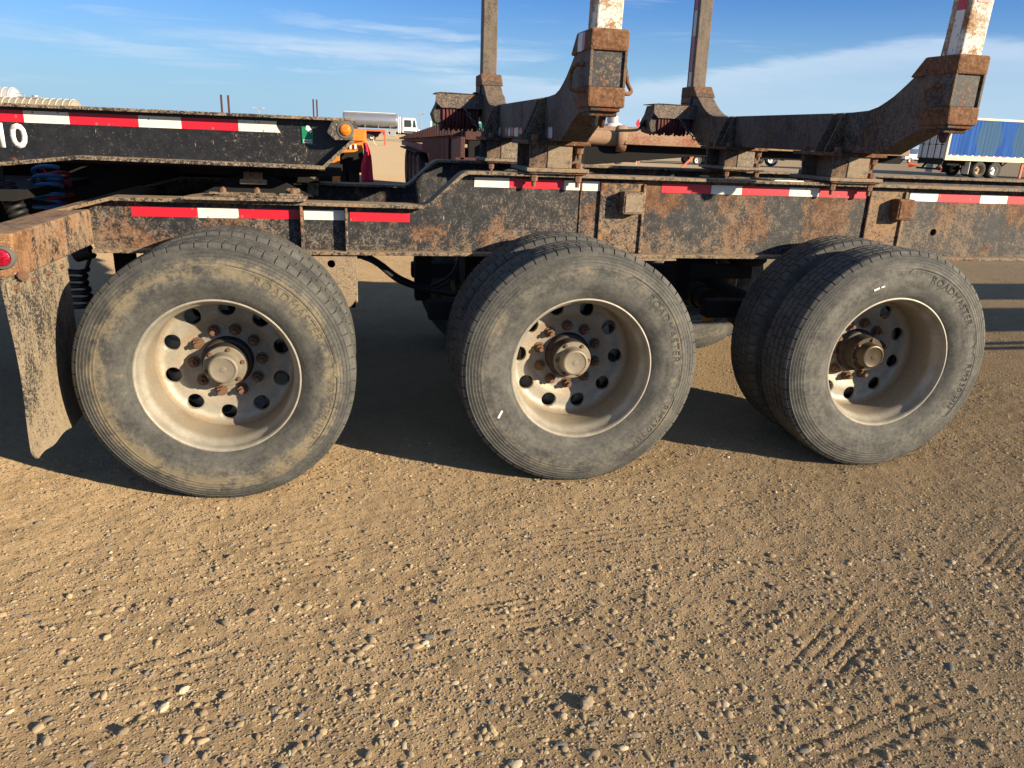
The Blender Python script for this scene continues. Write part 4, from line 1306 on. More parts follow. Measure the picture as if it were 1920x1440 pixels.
def make_bunk(xc):
    t = .064
    out = B_TOP + mirror(B_TOP) + mirror(B_BOT[::-1])[::-1][::-1]
    outline = B_TOP + mirror(B_TOP) + [(2.80 - y, z) for y, z in B_BOT] + B_BOT[::-1]
    b = MB().prism(outline, 'X', -t, t).build('log_bunk', M['bunk'], trailer, (xc, 0, 0), bevel=.004)
    for s in (0, 1):
        fy = (lambda y: y) if s == 0 else (lambda y: 2.80 - y)

        def bx(x0, x1, y0, y1, z0, z1):
            a, c = sorted((fy(y0), fy(y1)))
            return MB().box(x0, x1, a, c, z0, z1)

        def pz(pts, x0, x1):
            return MB().prism([(fy(y), z) for y, z in pts], 'X', x0, x1)
        # pocket: collar, lower box, two cheeks and the black plate between them
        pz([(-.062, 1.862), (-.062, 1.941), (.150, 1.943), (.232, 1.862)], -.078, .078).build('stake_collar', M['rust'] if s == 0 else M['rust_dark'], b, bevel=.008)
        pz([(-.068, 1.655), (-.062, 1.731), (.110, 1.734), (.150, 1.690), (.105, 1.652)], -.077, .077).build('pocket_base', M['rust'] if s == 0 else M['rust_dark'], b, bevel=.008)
        for sx_ in (-1, 1):
            bx(sx_ * .064, sx_ * .076, -.058, .13, 1.731, 1.863).build('pocket_cheek', M['bunk'], b, bevel=.002)
        bx(-.0635, .0635, -.0485, -.0455, 1.733, 1.861).build('pocket_plate', M['plate'], b)
        bx(-.062, .062, -.055, .02, 1.641, 1.6545).build('pocket_step', M['rust_dark'], b, bevel=.003)
        pz([(-.035, 1.640), (.075, 1.640), (.070, 1.622), (-.030, 1.622)], -.058, .058).build('pocket_step', M['rust_dark'], b, bevel=.003)
        if s == 0:
            for (y0, xx) in ((.0, -.03), (.06, .02)):
                pz([(y0 - .035, 1.622), (y0 + .035, 1.622), (y0 + .022, 1.592), (y0 + .010, 1.580), (y0 - .010, 1.580), (y0 - .022, 1.592)], xx, xx + .014).build('chain_lug', M['rust_dark'], b, bevel=.002)
        # rope hooks on the sides of the pocket
        for sx_ in (-1, 1):
            pts = [(sx_ * .075, fy(.02), 1.815), (sx_ * .105, fy(.045), 1.812), (sx_ * .118, fy(.06), 1.785), (sx_ * .122, fy(.05), 1.755), (sx_ * .128, fy(.02), 1.725), (sx_ * .106, fy(-.01), 1.712), (sx_ * .076, fy(-.02), 1.716)]
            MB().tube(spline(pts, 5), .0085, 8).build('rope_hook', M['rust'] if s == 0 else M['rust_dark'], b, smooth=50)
        # stake
        lean = -.035 if s == 0 else .035
        y0, y1 = fy(-.032), fy(.088)
        st = MB()
        vs = []
        for z in (1.75, 3.55):
            d = lean * (z - 1.9)
            for (x, y) in ((-.052, y0), (.052, y0), (.052, y1), (-.052, y1)):
                vs.append((x, y + d, z))
        st.add(vs, [(0, 3, 2, 1), (4, 5, 6, 7), (0, 1, 5, 4), (1, 2, 6, 5), (2, 3, 7, 6), (3, 0, 4, 7)])
        so_ = st.build('stake', M['stake_white'] if s == 0 else M['stake'], b, bevel=.006)
        if s == 0:
            # stiffening wing behind the near stake, as in the photo
            pz([(.088, 1.93), (.115, 1.93), (.075, 2.30), (.060, 2.30)], -.034, .034).build('stake_wing', M['stake'], b, bevel=.003)
        # pedestal on the rail, bolted
        yp0, yp1 = fy(.585), fy(.985)
        ya, yb = min(yp0, yp1), max(yp0, yp1)
        yb_ = ya + .40
        MB().box(-.165, .148, ya, yb, 1.498, 1.5175).build('bolt_plate', M['rust_dark'], b, bevel=.003)
        MB().box(-.165, .148, ya, yb, 1.3720, 1.3905).build('base_plate', M['pedestal'], b, bevel=.003)
        MB().box(-.148, .140, ya + .012, yb - .02, 1.3625, 1.3718).build('shim_plate', M['rust_dark'], b, bevel=.002)
        MB().box(-.061, .062, ya + .015, ya + .36, 1.391, 1.4978).build('pedestal', M['pedestal'], b, bevel=.003)
        for yy in (ya + .02, ya + .30):
            MB().box(-.150, -.0615, yy, yy + .012, 1.391, 1.4978).build('pedestal_rib', M['bunk'], b, bevel=.001)
            MB().box(.0625, .125, yy + .05, yy + .062, 1.391, 1.4978).build('pedestal_rib', M['bunk'], b, bevel=.001)
        for yy in (ya + .10, ya + .19):
            MB().prism([(-.064, 1.7145), (-.0645, 1.5180), (-.158, 1.5180), (-.158, 1.532), (-.082, 1.7145)], 'Y', yy, yy + .011).build('gusset', M['bunk'], b, bevel=.0015)
            MB().prism([(.0645, 1.7145), (.0645, 1.5180), (.140, 1.5180), (.140, 1.532), (.082, 1.7145)], 'Y', yy, yy + .011).build('gusset', M['bunk'], b, bevel=.0015)
        for xx in (-.118, .105):
            for yy in (ya + .045, yb - .05):
                obj('bolt', ME_BIGBOLT, b, (xx, yy, 1.5175))
                obj('bolt', ME_STUD, b, (xx, yy, 1.498))
                obj('bolt', ME_BIGBOLT, b, (xx, yy, 1.3905))
                o = obj('bolt', ME_STUD, b, (xx, yy, 1.3625 if abs(yy - ya) > .1 or s else 1.3625))
    # strap winch beyond the far pocket, with its roll and chain
    Yf = 2.80
    MB().prism([(-.40, 1.800), (-.40, 1.735), (-.36, 1.70), (-.064, 1.70), (-.064, 1.800), (-.36, 1.805)], 'Y', Yf - .22, Yf - .205).build('winch_plate', M['lampbox'], b, bevel=.002)
    MB().prism([(-.40, 1.800), (-.064, 1.800), (-.064, 1.795), (-.40, 1.795)], 'Y', Yf - .22, Yf + .02).build('winch_plate', M['bunk'], b)
    MB().prism([(-.37, 1.790), (-.385, 1.73), (-.42, 1.66), (-.40, 1.60), (-.35, 1.585), (-.345, 1.79)], 'Y', Yf - .19, Yf + .02).build('winch_cheek', M['bunk'], b, bevel=.004)
    roll = MB()
    for row in range(3):
        for i in range(11):
            x = -.345 + i * .0245
            yy = Yf - .19 + row * .07
            zb = 1.590 - .012 * sin(i * 1.9 + row) - (.03 if xc < 1 else 0)
            roll.tube([(x, yy, 1.712), (x + .003 * sin(i), yy - .004, 1.66), (x + .004 * sin(i * 2.0), yy + .002, zb + .02), (x, yy + .012, zb)], [.0115, .0125, .0125, .008], 7)
    roll.build('strap_roll', M['strap'], b, smooth=60)
    cr = [Vector((-.40, Yf - .1, 1.66)), Vector((-.45, Yf - .12, 1.645)), Vector((-.49, Yf - .13, 1.61)), Vector((-.66, Yf - .14, 1.598))]
    if xc > 1:
        MB().tube(spline(cr, 6), .010, 8).cyl((-.43, Yf - .1, 1.65), (-.39, Yf - .1, 1.67), .026, n=12).build('winch_handle', M['under'], b, smooth=50)
    # hanging chain of separate links
    c0, c1 = Vector((-.19, Yf - .24, 1.69)), Vector((-.02, Yf - .42, 1.505))
    ch = MB()
    nl = 11
    for i in range(nl):
        p = c0.lerp(c1, i / (nl - 1))
        p.z -= .03 * sin(pi * i / (nl - 1))
        d = (c1 - c0).normalized()
        u = d.cross(Vector((0, 1, .3))).normalized()
        w = d.cross(u)
        q = u if i % 2 else w
        pts = []
        for k in range(12):
            a = 2 * pi * k / 12
            pts.append(p + d * (cos(a) * .0185) + q * (sin(a) * .0105))
        ch.tube(pts, .0042, 6, True)
    ch.build('chain', M['chain'], b, smooth=60)
    return b


b1 = make_bunk(0.0)
b2 = make_bunk(1.632)
b1['label'] = 'bunk with scraps of red and white tape low on its side'
b2['label'] = 'bunk whose stakes carry red and white tape'
# worn tape on the first bunk's side
for i, (y0, y1, k) in enumerate(((1.86, 1.96, 'white'), (1.62, 1.70, 'red'), (1.53, 1.60, 'white'), (1.44, 1.51, 'red'), (1.30, 1.42, 'white'), (1.20, 1.28, 'red'), (.52, .60, 'white'))):
    zb = 1.530
    pts = [(y0, zb + .004 * (i % 2)), (y1 - .01, zb), (y1, zb + .03), (y1 - .012, zb + .052 - .006 * (i % 3)), ((y0 + y1) / 2, zb + .046), (y0 + .008, zb + .05), (y0 - .004, zb + .025)]
    MB().prism(pts, 'X', -.0662, -.0646).build('worn_tape', M[k + '_tape_worn'], b1)
MB().prism([(.055, 1.865), (.115, 1.868), (.12, 1.90), (.11, 1.935), (.05, 1.935)], 'X', -.0802, -.0786).build('worn_tape', M['white_tape_worn'], b1)
MB().prism([(.02, 1.868), (.05, 1.868), (.045, 1.935), (.015, 1.935)], 'X', -.0802, -.0786).build('worn_tape', M['red_tape_worn'], b1)
# tape on the second bunk's stakes
def stake_tape(b, s, z0, z1, k, ya, yb, side=True):
    lean = -.035 if s == 0 else .035
    f = (lambda y: y) if s == 0 else (lambda y: 2.80 - y)
    vs = []
    for z in (z0, z1):
        d = lean * (z - 1.9)
        for x, y in ((-.0536, f(ya)), (-.0524, f(ya)), (-.0524, f(yb)), (-.0536, f(yb))):
            vs.append((x, y + d, z))
    MB().add(vs, [(0, 3, 2, 1), (4, 5, 6, 7), (0, 1, 5, 4), (1, 2, 6, 5), (2, 3, 7, 6), (3, 0, 4, 7)]).build('stake_tape', M[k], b)


for (z0, z1, k) in ((1.915, 2.05, 'white_tape_worn'), (2.052, 2.30, 'red_tape_worn'), (2.302, 2.48, 'white_tape_worn'), (2.482, 2.75, 'red_tape_worn')):
    stake_tape(b2, 1, z0, z1, k, .0, .05)
for (z0, z1, k) in ((1.945, 2.12, 'white_tape'), (2.122, 2.40, 'red_tape')):
    stake_tape(b2, 0, z0, z1, k, .0, .05)
o = MB().box(-.03, .03, -.0345, -.0332, 2.145, 2.30).build('stake_tape', M['red_tape_worn'], b2, (0, -.0085, 0))
# odd bits lying on the frame
MB().prism([(1.18, .64), (1.30, .63), (1.36, .655), (1.30, .70), (1.22, .69)], 'Z', 1.3605, 1.3665).build('loose_chip', M['white_mark'], trailer, bevel=.002)
MB().tube([(1.05, .66, 1.372), (1.16, .64, 1.366)], .004, 6).build('loose_wire', M['under'], trailer)
MB().box(.80, .84, .70, .74, 1.3605, 1.375).build('flange_tab', M['flange'], trailer, bevel=.003)


# ------------------------------------------------------------------ coupled trailer: its gooseneck rests on the fifth wheel
goose = thing('gooseneck_trailer', (-2.0, YC, 0), 'black gooseneck trailer marked 10, coupled on top of the log trailer\'s low rear deck', 'trailer')
GL = (2.0, -YC, 0)                                              # parts are laid out in world coordinates
XL = -9.5
g_bot = [(XL, 1.05), (-5.2, 1.06), (-3.4, 1.225), (-2.16, 1.3745), (-1.125, 1.3635), (-.985, 1.490)]
g_web = [(XL, 1.05), (-5.2, 1.06), (-3.4, 1.225), (-2.16, 1.3745), (-1.125, 1.3635), (-.985, 1.490), (-.985, 1.568), (XL, 1.566)]
gb = MB().prism(g_web, 'Y', .694, .706).build('side_beam', M['goose'], goose, GL)
MB().box(XL, -.978, .63, .77, 1.5665, 1.5805).build('top_flange', M['goose_flange'], gb, bevel=.002)
MB().prism(strip([(x, z + .002) for x, z in g_bot], .0165), 'Y', .63, .77).build('bottom_flange', M['goose_flange'], gb, bevel=.002)
gb2 = copy_tree(gb, goose, (2.0, -YC + 1.36, 0))
for (x0, x1, k) in ((-2.92, -2.64, 'red'), (-2.639, -2.397 - .075, 'white'), (-2.46 - .01, -2.372, 'red'), (-2.371, -2.192, 'white'), (-2.191, -1.913, 'red'), (-1.912, -1.734, 'white'), (-1.733, -1.492, 'red'), (-1.491, -1.318, 'white')):
    pts = [(x0, 1.5045), (x1, 1.5045), (x1, 1.5535), (x0, 1.5535)]
    if x1 == -1.318:
        pts = [(x0, 1.5045), (-1.308, 1.5045), (-1.318, 1.520), (-1.325, 1.536), (-1.322, 1.5535), (x0, 1.5535)]
    MB().prism(pts, 'Y', .6916, .6936).build('reflective_tape', M[k + '_tape'], gb)
obj('unit_number', text_mesh('unit_number', '10', .135, M['white_mark'], extrude=.001, bold=.0045), gb, (-2.437, .6935, 1.4025))
# amber marker lamp on its box at the nose
BXP = [at_y(612, 248, .59), at_y(622, 226.5, .59), at_y(659.5, 226.5, .59), at_y(661, 263, .59), at_y(628, 263, .59)]
lb = MB().prism([(p.x, p.z) for p in BXP], 'Y', .59, .693).build('marker_lamp_box', M['lampbox'], goose, GL, bevel=.004)
LC = at_y(647.5, 243.5, .588)
lg = MB()
lg.lathe([(.0, -.004), (.024, -.004), (.031, -.006), (.037, -.004), (.039, .002)], 32)
lg.build('lamp_grommet', M['grommet'], lb, (LC.x, .59, LC.z), smooth=40)
lg = MB()
lg.lathe([(.0, -.018), (.012, -.0172), (.021, -.014), (.0255, -.009), (.026, -.003)], 32)
lg.build('lamp_lens', M['lens_amber'], lb, (LC.x, .59, LC.z), smooth=40)
# green inspection tag
M['green'] = plain('green_plastic_tag', (0.006, 0.17, 0.075), 0.45, dirt=0.1)
TG = at_y(577, 254, .69)
tg = MB().prism([(TG.x - .026, TG.z - .036), (TG.x + .023, TG.z - .040), (TG.x + .025, TG.z + .012), (TG.x + .018, TG.z + .026), (TG.x + .004, TG.z + .020), (TG.x - .006, TG.z + .040), (TG.x - .026, TG.z + .038)], 'Y', .689, .6915).build('inspection_tag', M['green'], goose, GL)
MB().prism([(TG.x - .008, TG.z + .028), (TG.x + .012, TG.z + .010), (TG.x + .023, TG.z + .020), (TG.x + .008, TG.z + .042), (TG.x - .004, TG.z + .044)], 'Y', .687, .6885).build('tag_paper', M['white_mark'], tg)
MB().box(TG.x - .020, TG.x + .018, .6878, .6888, TG.z - .033, TG.z - .018).build('tag_label', M['white_mark'], tg)
bars = MB()
x = TG.x - .017
while x < TG.x + .015:
    w_ = rnd.choice((.0008, .0014, .002))
    bars.box(x, x + w_, .6872, .6877, TG.z - .031, TG.z - .021)
    x += w_ + rnd.choice((.001, .0016))
bars.build('printed_bars', M['under'], tg)
# nose and cross plates
MB().box(-1.05, -.99, .707, 2.05, 1.50, 1.565).build('nose_plate', M['goose'], goose, GL, bevel=.004)
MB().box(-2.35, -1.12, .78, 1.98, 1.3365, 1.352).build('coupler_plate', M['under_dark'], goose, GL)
MB().cyl((-1.46, YC, 1.337), (-1.46, YC, 1.27), .0445, n=20).build('kingpin', M['under'], goose, GL, smooth=40)
for x in (-1.7, -2.35, -3.0, -3.8, -4.8, -6.0, -7.2, -8.4):
    MB().box(x - .04, x + .04, .71, 2.05, 1.38 if x > -3.2 else 1.25, 1.55).build('crossmember', M['under'], goose, GL)
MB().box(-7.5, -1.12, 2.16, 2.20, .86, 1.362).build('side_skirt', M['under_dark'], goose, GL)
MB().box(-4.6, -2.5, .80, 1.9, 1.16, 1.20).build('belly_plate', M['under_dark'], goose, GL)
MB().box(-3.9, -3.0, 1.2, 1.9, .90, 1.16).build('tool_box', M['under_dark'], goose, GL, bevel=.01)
for x in (-8.2, -6.7):
    for yy, fc in ((-.02, 1), (2 * YC + .02, -1)):
        o = make_wheel(goose, x + 2.0, yy - YC, 'tyre', None, .3, fc, True, detail=False)
    MB().cyl((x, .2, ZC), (x, 2 * YC - .2, ZC), .06, n=16).build('axle', M['under'], goose, GL)
    for yy in (.70, 2.06):
        MB().box(x - .15, x + .15, yy - .05, yy + .05, ZC, 1.06).build('axle_hanger', M['under'], goose, GL)
# coiled air and light lines
helix([at_y(90, 318, 1.35), at_y(90, 345, 1.32), at_y(91, 372, 1.3), at_y(92, 404, 1.3)], 0.066, 5.2, .0105, .6, 22).build('blue_air_line', M['hose_blue'], goose, GL, smooth=60)
helix([at_y(104, 318, 1.45), at_y(108, 345, 1.42), at_y(112, 375, 1.4), at_y(112, 404, 1.4)], 0.062, 4.6, .0105, 2.6, 22).build('red_air_line', M['hose_red'], goose, GL, smooth=60)
helix([at_y(10, 348, 1.0), at_y(20, 370, .98), at_y(32, 395, .96), at_y(42, 420, .96)], .034, 8.5, .012, 0, 16).build('black_light_cable', M['hose_black'], goose, GL, smooth=60)
MB().tube(spline([at_y(2, 300, 1.0), at_y(3, 335, 1.0), at_y(12, 352, 1.0)], 8), .010, 8).build('black_light_cable', M['hose_black'], goose, GL, smooth=60)


# ------------------------------------------------------------------ yard behind: other trailers and trucks
M['orange'] = plain('orange_paint', (0.62, 0.17, 0.015), 0.5, dirt=0.3, dirtcol=(0.45, 0.27, 0.1), scale=6)
M['orange_red'] = plain('faded_red_paint', (0.48, 0.10, 0.04), 0.55, dirt=0.3, dirtcol=(0.35, 0.2, 0.12), scale=5)
M['dark_red'] = grime('dusty_dark_red_paint', paint=(0.042, 0.012, 0.010), paint2=(0.075, 0.023, 0.020), rust=0.2, rscale=3, dust=0.35, splat=0.05, topdust=0.2, dustcol=(0.10, 0.05, 0.04), seed=31)
M['brown_red'] = grime('rusty_red_boom_paint', paint=(0.22, 0.060, 0.035), paint2=(0.28, 0.11, 0.06), rust=0.55, rscale=4, dust=0.72, splat=0.1, topdust=1.0, dustcol=(0.34, 0.24, 0.15), seed=33)
M['white'] = plain('white_truck_paint', (0.60, 0.60, 0.59), 0.4, var=0.08, dirt=0.12, scale=3)
M['cream'] = plain('cream_paint', (0.55, 0.47, 0.33), 0.5, var=0.1, dirt=0.15, scale=3)
M['grey'] = plain('grey_door_paint', (0.46, 0.46, 0.46), 0.55, var=0.12, dirt=0.3, scale=4, dirtcol=(0.2, 0.17, 0.14))
M['green_box'] = plain('green_steel', (0.025, 0.16, 0.10), 0.5, var=0.15, dirt=0.12, scale=3)
M['black'] = plain('black_paint', (0.02, 0.02, 0.021), 0.5, dirt=0.2, scale=5)
M['glass'] = plain('dark_glass', (0.03, 0.04, 0.045), 0.12, dirt=0.0, spec=0.6)
M['far_tyre'] = plain('far_tyre_rubber', (0.035, 0.034, 0.032), 0.8, dirt=0.3, dirtcol=(0.12, 0.1, 0.08), scale=9)
M['far_rim'] = plain('far_rim', (0.55, 0.52, 0.46), 0.45, metal=0.3, dirt=0.3, scale=9)
M['rim_brown'] = plain('brown_far_rim', (0.30, 0.22, 0.13), 0.6, dirt=0.3, scale=9)
M['cone'] = plain('orange_cone_plastic', (0.75, 0.12, 0.05), 0.5, dirt=0.1)
M['flag'] = plain('red_flag_cloth', (0.45, 0.02, 0.05), 0.8, dirt=0.12, dirtcol=(0.5, 0.2, 0.2), scale=20)
M['pipe'] = plain('galvanised_pole', (0.35, 0.36, 0.37), 0.5, metal=0.4, dirt=0.1)


def tank_metal():
    m, nt, bs = new_mat('polished_tank')
    co = nd(nt, 'ShaderNodeTexCoord').outputs['Object']
    a = NZ(nt, co, 2.0, 3.0, 0.5)
    lk(nt, MIX(nt, a, (0.42, 0.41, 0.40), (0.58, 0.57, 0.56)), bs.inputs['Base Color'])
    bs.inputs['Metallic'].default_value = 0.75
    bs.inputs['Roughness'].default_value = 0.28
    return m


M['tank'] = tank_metal()
M['tank_ring'] = plain('pale_tank_ring', (0.50, 0.47, 0.40), 0.5, var=0.1, dirt=0.15, scale=3)
M['tank_white'] = plain('grey_white_tank_shell', (0.36, 0.37, 0.40), 0.5, var=0.1, dirt=0.15, scale=3)
M['tank_cream'] = plain('tan_tank_shell', (0.30, 0.255, 0.18), 0.5, var=0.1, dirt=0.15, scale=3)


def blue_side():
    """faded blue trailer skin with two ghost discs where lettering was painted over"""
    m, nt, bs = new_mat('faded_blue_skin')
    co = nd(nt, 'ShaderNodeTexCoord').outputs['Object']
    s = nd(nt, 'ShaderNodeSeparateXYZ', {0: co})
    st = NZ(nt, SCALE(nt, co, (5.0, 1.0, 0.25)), 1.0, 4.0, 0.6)
    c = MIX(nt, SS(nt, st, 0.3, 0.72), (0.020, 0.070, 0.25), (0.042, 0.112, 0.345))
    for cx, r in ((3.1, 1.02), (6.0, 1.02), (8.9, 1.02)):
        dx = MA(nt, 'SUBTRACT', s.outputs[0], cx)
        dz = MA(nt, 'SUBTRACT', s.outputs[2], 2.55)
        d = MA(nt, 'SQRT', MA(nt, 'ADD', MA(nt, 'MULTIPLY', dx, dx), MA(nt, 'MULTIPLY', MA(nt, 'MULTIPLY', dz, dz), 0.62)))
        c = MIX(nt, MA(nt, 'MULTIPLY', MA(nt, 'SUBTRACT', 1.0, SS(nt, d, r - .08, r)), 0.8), c, MIX(nt, st, (0.045, 0.095, 0.15), (0.065, 0.125, 0.19)))
    lk(nt, c, bs.inputs['Base Color'])
    bs.inputs['Roughness'].default_value = 0.9
    bs.inputs['Specular IOR Level'].default_value = 0.05
    return m


M['blue'] = blue_side()
_t = MB()
_t.lathe([(.33, -.01), (.36, -.02), (.44, -.025), (.50, -.01), (.525, .02), (.525, .22), (.50, .25), (.36, .26), (.33, .25)], 40)
ME_FT = _t.mesh('tyre', M['far_tyre'], 40)
_r = MB()
_r.lathe([(.335, .0), (.325, -.006), (.312, .01), (.30, .05), (.285, .14), (.24, .165), (.18, .155), (.12, .165), (.10, .15), (.095, .08), (.08, .065), (.0, .065)], 32)
ME_FR = _r.mesh('rim', M['far_rim'], 40)
_r = MB()
_r.lathe([(.335, .0), (.325, -.006), (.312, .01), (.30, .05), (.285, .14), (.24, .165), (.18, .155), (.12, .165), (.10, .15), (.095, .08), (.08, .065), (.0, .065)], 32)
ME_FRB = _r.mesh('rim', M['rim_brown'], 40)


def far_wheel(parent, x, y, face=1, rim=None, s=1.0):
    w = obj('wheel', rim or ME_FR, parent, (x, y, .525 * s))
    w.rotation_euler = (0, rnd.uniform(0, 6), 0 if face == 1 else pi)
    w.scale = (s, s, s)
    obj('tyre', ME_FT, w)
    return w


def view_az(px, D=50):
    p = at_d(px, 260, D)
    return atan2(p.x - CAM.x, p.y - CAM.y)


# --- orange trailer seen end-on, with dual tyres and a red cloth tied to it
PO = at_d(688, 300, 20.0)
orng = thing('orange_trailer', (PO.x - 1.25, PO.y, 0), 'bright orange trailer parked end-on with red cloth hanging from its corner', 'trailer', rz=radians(2))
MB().box(-1.25, 1.25, 0, .14, 1.20, 1.52).build('end_beam', M['orange'], orng, bevel=.02)
MB().prism([(-1.25, 1.19), (1.22, 1.19), (1.25, 1.10), (.95, .97), (.4, .93), (-1.25, .93)], 'Y', -.02, .05).build('end_skirt', M['orange'], orng, bevel=.01)
MB().box(.82, 1.20, -.06, -.03, 1.24, 1.46).build('end_box', M['orange'], orng, bevel=.02)
MB().box(-1.2, 1.2, .14, 9.0, 1.30, 1.50).build('deck', M['orange_red'], orng, bevel=.01)
for x in (-.75, .25):
    MB().box(x, x + .16, .1, 9.0, .85, 1.295).build('frame_rail', M['orange'], orng)
for x, w_ in ((-.55, .18), (.42, .17)):
    MB().box(x, x + w_, -.05, .10, .06, .93).build('prop_leg', M['orange'], orng, bevel=.01)
for yy in (1.2, 2.5):
    for x in (.62, .94, -.62, -.94):
        w = obj('wheel', ME_FR, orng, (x + (.13 if x > 0 else -.13), yy, .525))
        w.rotation_euler = (0, 0, radians(90) if x > 0 else radians(-90))
        obj('tyre', ME_FT, w)
    MB().cyl((-1.0, yy, .525), (1.0, yy, .525), .07, n=12).build('axle', M['under'], orng)
for x in (.92, -.92):
    MB().box(x - .27, x + .27, .55, .60, .45, 1.1).build('mud_flap', M['under'], orng)
for px_, py_ in ((588, 273), (600, 268)):
    MB().box((px_ - 600) * .01 + .95, (px_ - 600) * .01 + 1.0, -.075, -.06, 1.05, 1.16).build('marker_plate', M['white'], orng)
sp_ = MB()
sp_.lathe([(.30, -.12), (.40, -.14), (.50, -.12), (.52, -.08), (.52, .08), (.50, .12), (.30, .12)], 32)
o = sp_.build('spare_tyre', M['far_tyre'], orng, (.98, 3.2, 1.22), smooth=40)
o.rotation_euler = (0, 0, radians(75))
cl_ = MB()
vs = []
nc, nr = 8, 14
for j in range(nr + 1):
    v = j / nr
    for i in range(nc + 1):
        u = i / nc
        wv = .05 + .09 * min(1, v * 1.6)
        vs.append((1.19 + .05 * sin(v * 2.2) + (u - .5) * 2 * wv + .02 * sin(v * 7), -.10 + .035 * sin(u * 9 + v * 3), 1.20 - v * .93))
fs = [(j * (nc + 1) + i, j * (nc + 1) + i + 1, (j + 1) * (nc + 1) + i + 1, (j + 1) * (nc + 1) + i) for j in range(nr) for i in range(nc)]
o = cl_.add(vs, fs).build('red_cloth', M['flag'], None, (0, 0, 0), smooth=60)
o.location = (PO.x - 1.25 + .02, PO.y - .02, 0)
so_ = o.modifiers.new('thick', 'SOLIDIFY')
so_.thickness = .006
tag(o, 'red cloth tied to the corner of the bright orange trailer', 'cloth')
pts = [Vector((.35, -.07, 1.0)), Vector((.27, -.16, .72)), Vector((.10, -.25, .42)), Vector((-.05, -.30, .12)), Vector((-.12, -.3, .02))]
MB().tube(spline(pts, 6), .022, 6).build('red_cord', M['flag'], orng, smooth=60)

# --- dark red lowboy with swing-out outriggers, parked with its side along the line of sight
XR = .50
low = thing('lowboy_trailer', (XR + 1.3, 12.0, 0), 'dark red lowboy trailer with a row of ribbed outriggers along its edge', 'trailer')
LL = (-XR - 1.3, -12.0, 0)
MB().prism([(9.30, .87), (12.6, .87), (13.4, 1.10), (22.0, 1.10), (22.0, 1.24), (13.8, 1.26), (8.2, 1.48), (8.2, 1.16)], 'X', XR + .03, XR + .10).build('side_rail', M['dark_red'], low, LL, bevel=.01)
MB().prism([(9.30, .87), (8.2, 1.16), (8.2, 1.20), (9.30, .91), (13.0, .93), (13.0, .87)], 'X', XR - .04, XR + .5).build('rail_foot', M['dark_red'], low, LL, bevel=.006)
k = 0
y = 8.35
while y < 21.5:
    zt = 1.71 - (y - 8.2) * .030
    zm = 1.49 - (y - 8.2) * .0165
    MB().box(XR - .085, XR + .06, y, y + .17, zm, zt).build('outrigger', M['dark_red'], low, LL, bevel=.012)
    y += .40
    k += 1
y = 9.3
while y < 14.0:
    z0 = .93 if y < 12.6 else 1.12
    MB().box(XR - .012, XR + .03, y, y + .075, z0, 1.475 - (y - 8.2) * .0165).build('rail_rib', M['dark_red'], low, LL, bevel=.004)
    y += .185
MB().prism([(8.2, 1.44), (22.0, 1.18), (22.0, 1.30), (8.2, 1.58)], 'X', XR + .10, XR + 1.95).build('deck', M['dark_red'], low, LL, bevel=.01)
MB().box(XR + .15, XR + 1.90, 8.22, 8.32, .62, 1.44).build('front_wall', M['under'], low, LL, bevel=.01)
for yy in (15.3, 16.6, 17.9, 19.2):
    for x in (XR + .0, XR + .34, XR + 1.55, XR + 1.89):
        w = obj('wheel', ME_FRB, low, (x - XR - 1.3, yy - 12.0, .525))
        w.rotation_euler = (0, 0, radians(-90) if x < XR + 1 else radians(90))
        obj('tyre', ME_FT, w)
    MB().cyl((XR + .1, yy, .525), (XR + 2.0, yy, .525), .07, n=12).build('axle', M['under'], low, LL)
MB().box(XR - .12, XR + .7, 14.3, 20.2, 1.06, 1.098).build('fender', M['under'], low, LL, bevel=.01)
for x in (XR + .6, XR + 1.5):
    MB().box(x - .08, x + .08, 8.4, 8.56, .03, .75).build('landing_leg', M['under'], low, LL)
    MB().box(x - .18, x + .18, 8.3, 8.66, .0, .035).build('landing_foot', M['under'], low, LL)
    MB().box(x - .08, x + .08, 13.5, 20.0, .62, 1.15).build('frame_rail', M['under'], low, LL)
MB().prism([(7.9, 1.20), (8.25, 1.20), (8.25, 1.56), (7.9, 1.50)], 'X', XR + .6, XR + 1.3).build('front_hitch', M['dark_red'], low, LL, bevel=.01)

# --- rust-brown boom: a round-topped drawbar propped on legs behind the bunks
TB = at_d(1160, 265, 12.5)
tube_o = thing('trailer_drawbar', (TB.x, TB.y, 0), 'rust-brown round trailer drawbar with a wide collar, propped up behind the bunks', 'drawbar', rz=radians(-8))
prof = []
bd = MB()
for i in range(13):
    a = pi * i / 12
    prof.append((.20 * cos(a), .04 + .20 * sin(a)))
bd.prism([(y, 1.47 + z) for y, z in prof] + [(-.20, 1.46), (.20, 1.46)], 'X', .06, 4.6)
bd.build('drawbar_body', M['brown_red'], tube_o, bevel=.01, smooth=40)
MB().cyl((-.9, 0, 1.545), (.0, 0, 1.545), .115, n=24).build('drawbar_tube', M['brown_red'], tube_o, smooth=40)
co_ = MB()
co_.lathe([(.12, -.02), (.19, -.02), (.20, .0), (.20, .10), (.19, .12), (.12, .12)], 32)
o = co_.build('collar', M['brown_red'], tube_o, (-.02, 0, 1.545), smooth=40)
o.rotation_euler = (0, 0, radians(-90))
MB().prism([(-.6, 1.655), (4.6, 1.655), (4.6, 1.72), (.6, 1.735), (-.6, 1.72)], 'Y', .20, .34).build('rear_plate', M['brown_red'], tube_o, bevel=.01)
MB().prism([(-.9, 1.48), (4.6, 1.48), (4.6, 1.335), (1.2, 1.32), (-.4, 1.14), (-.9, 1.06)], 'Y', .0, .17).build('keel', M['under'], tube_o, bevel=.01)  # black here paints the shade on the drawbar's underside
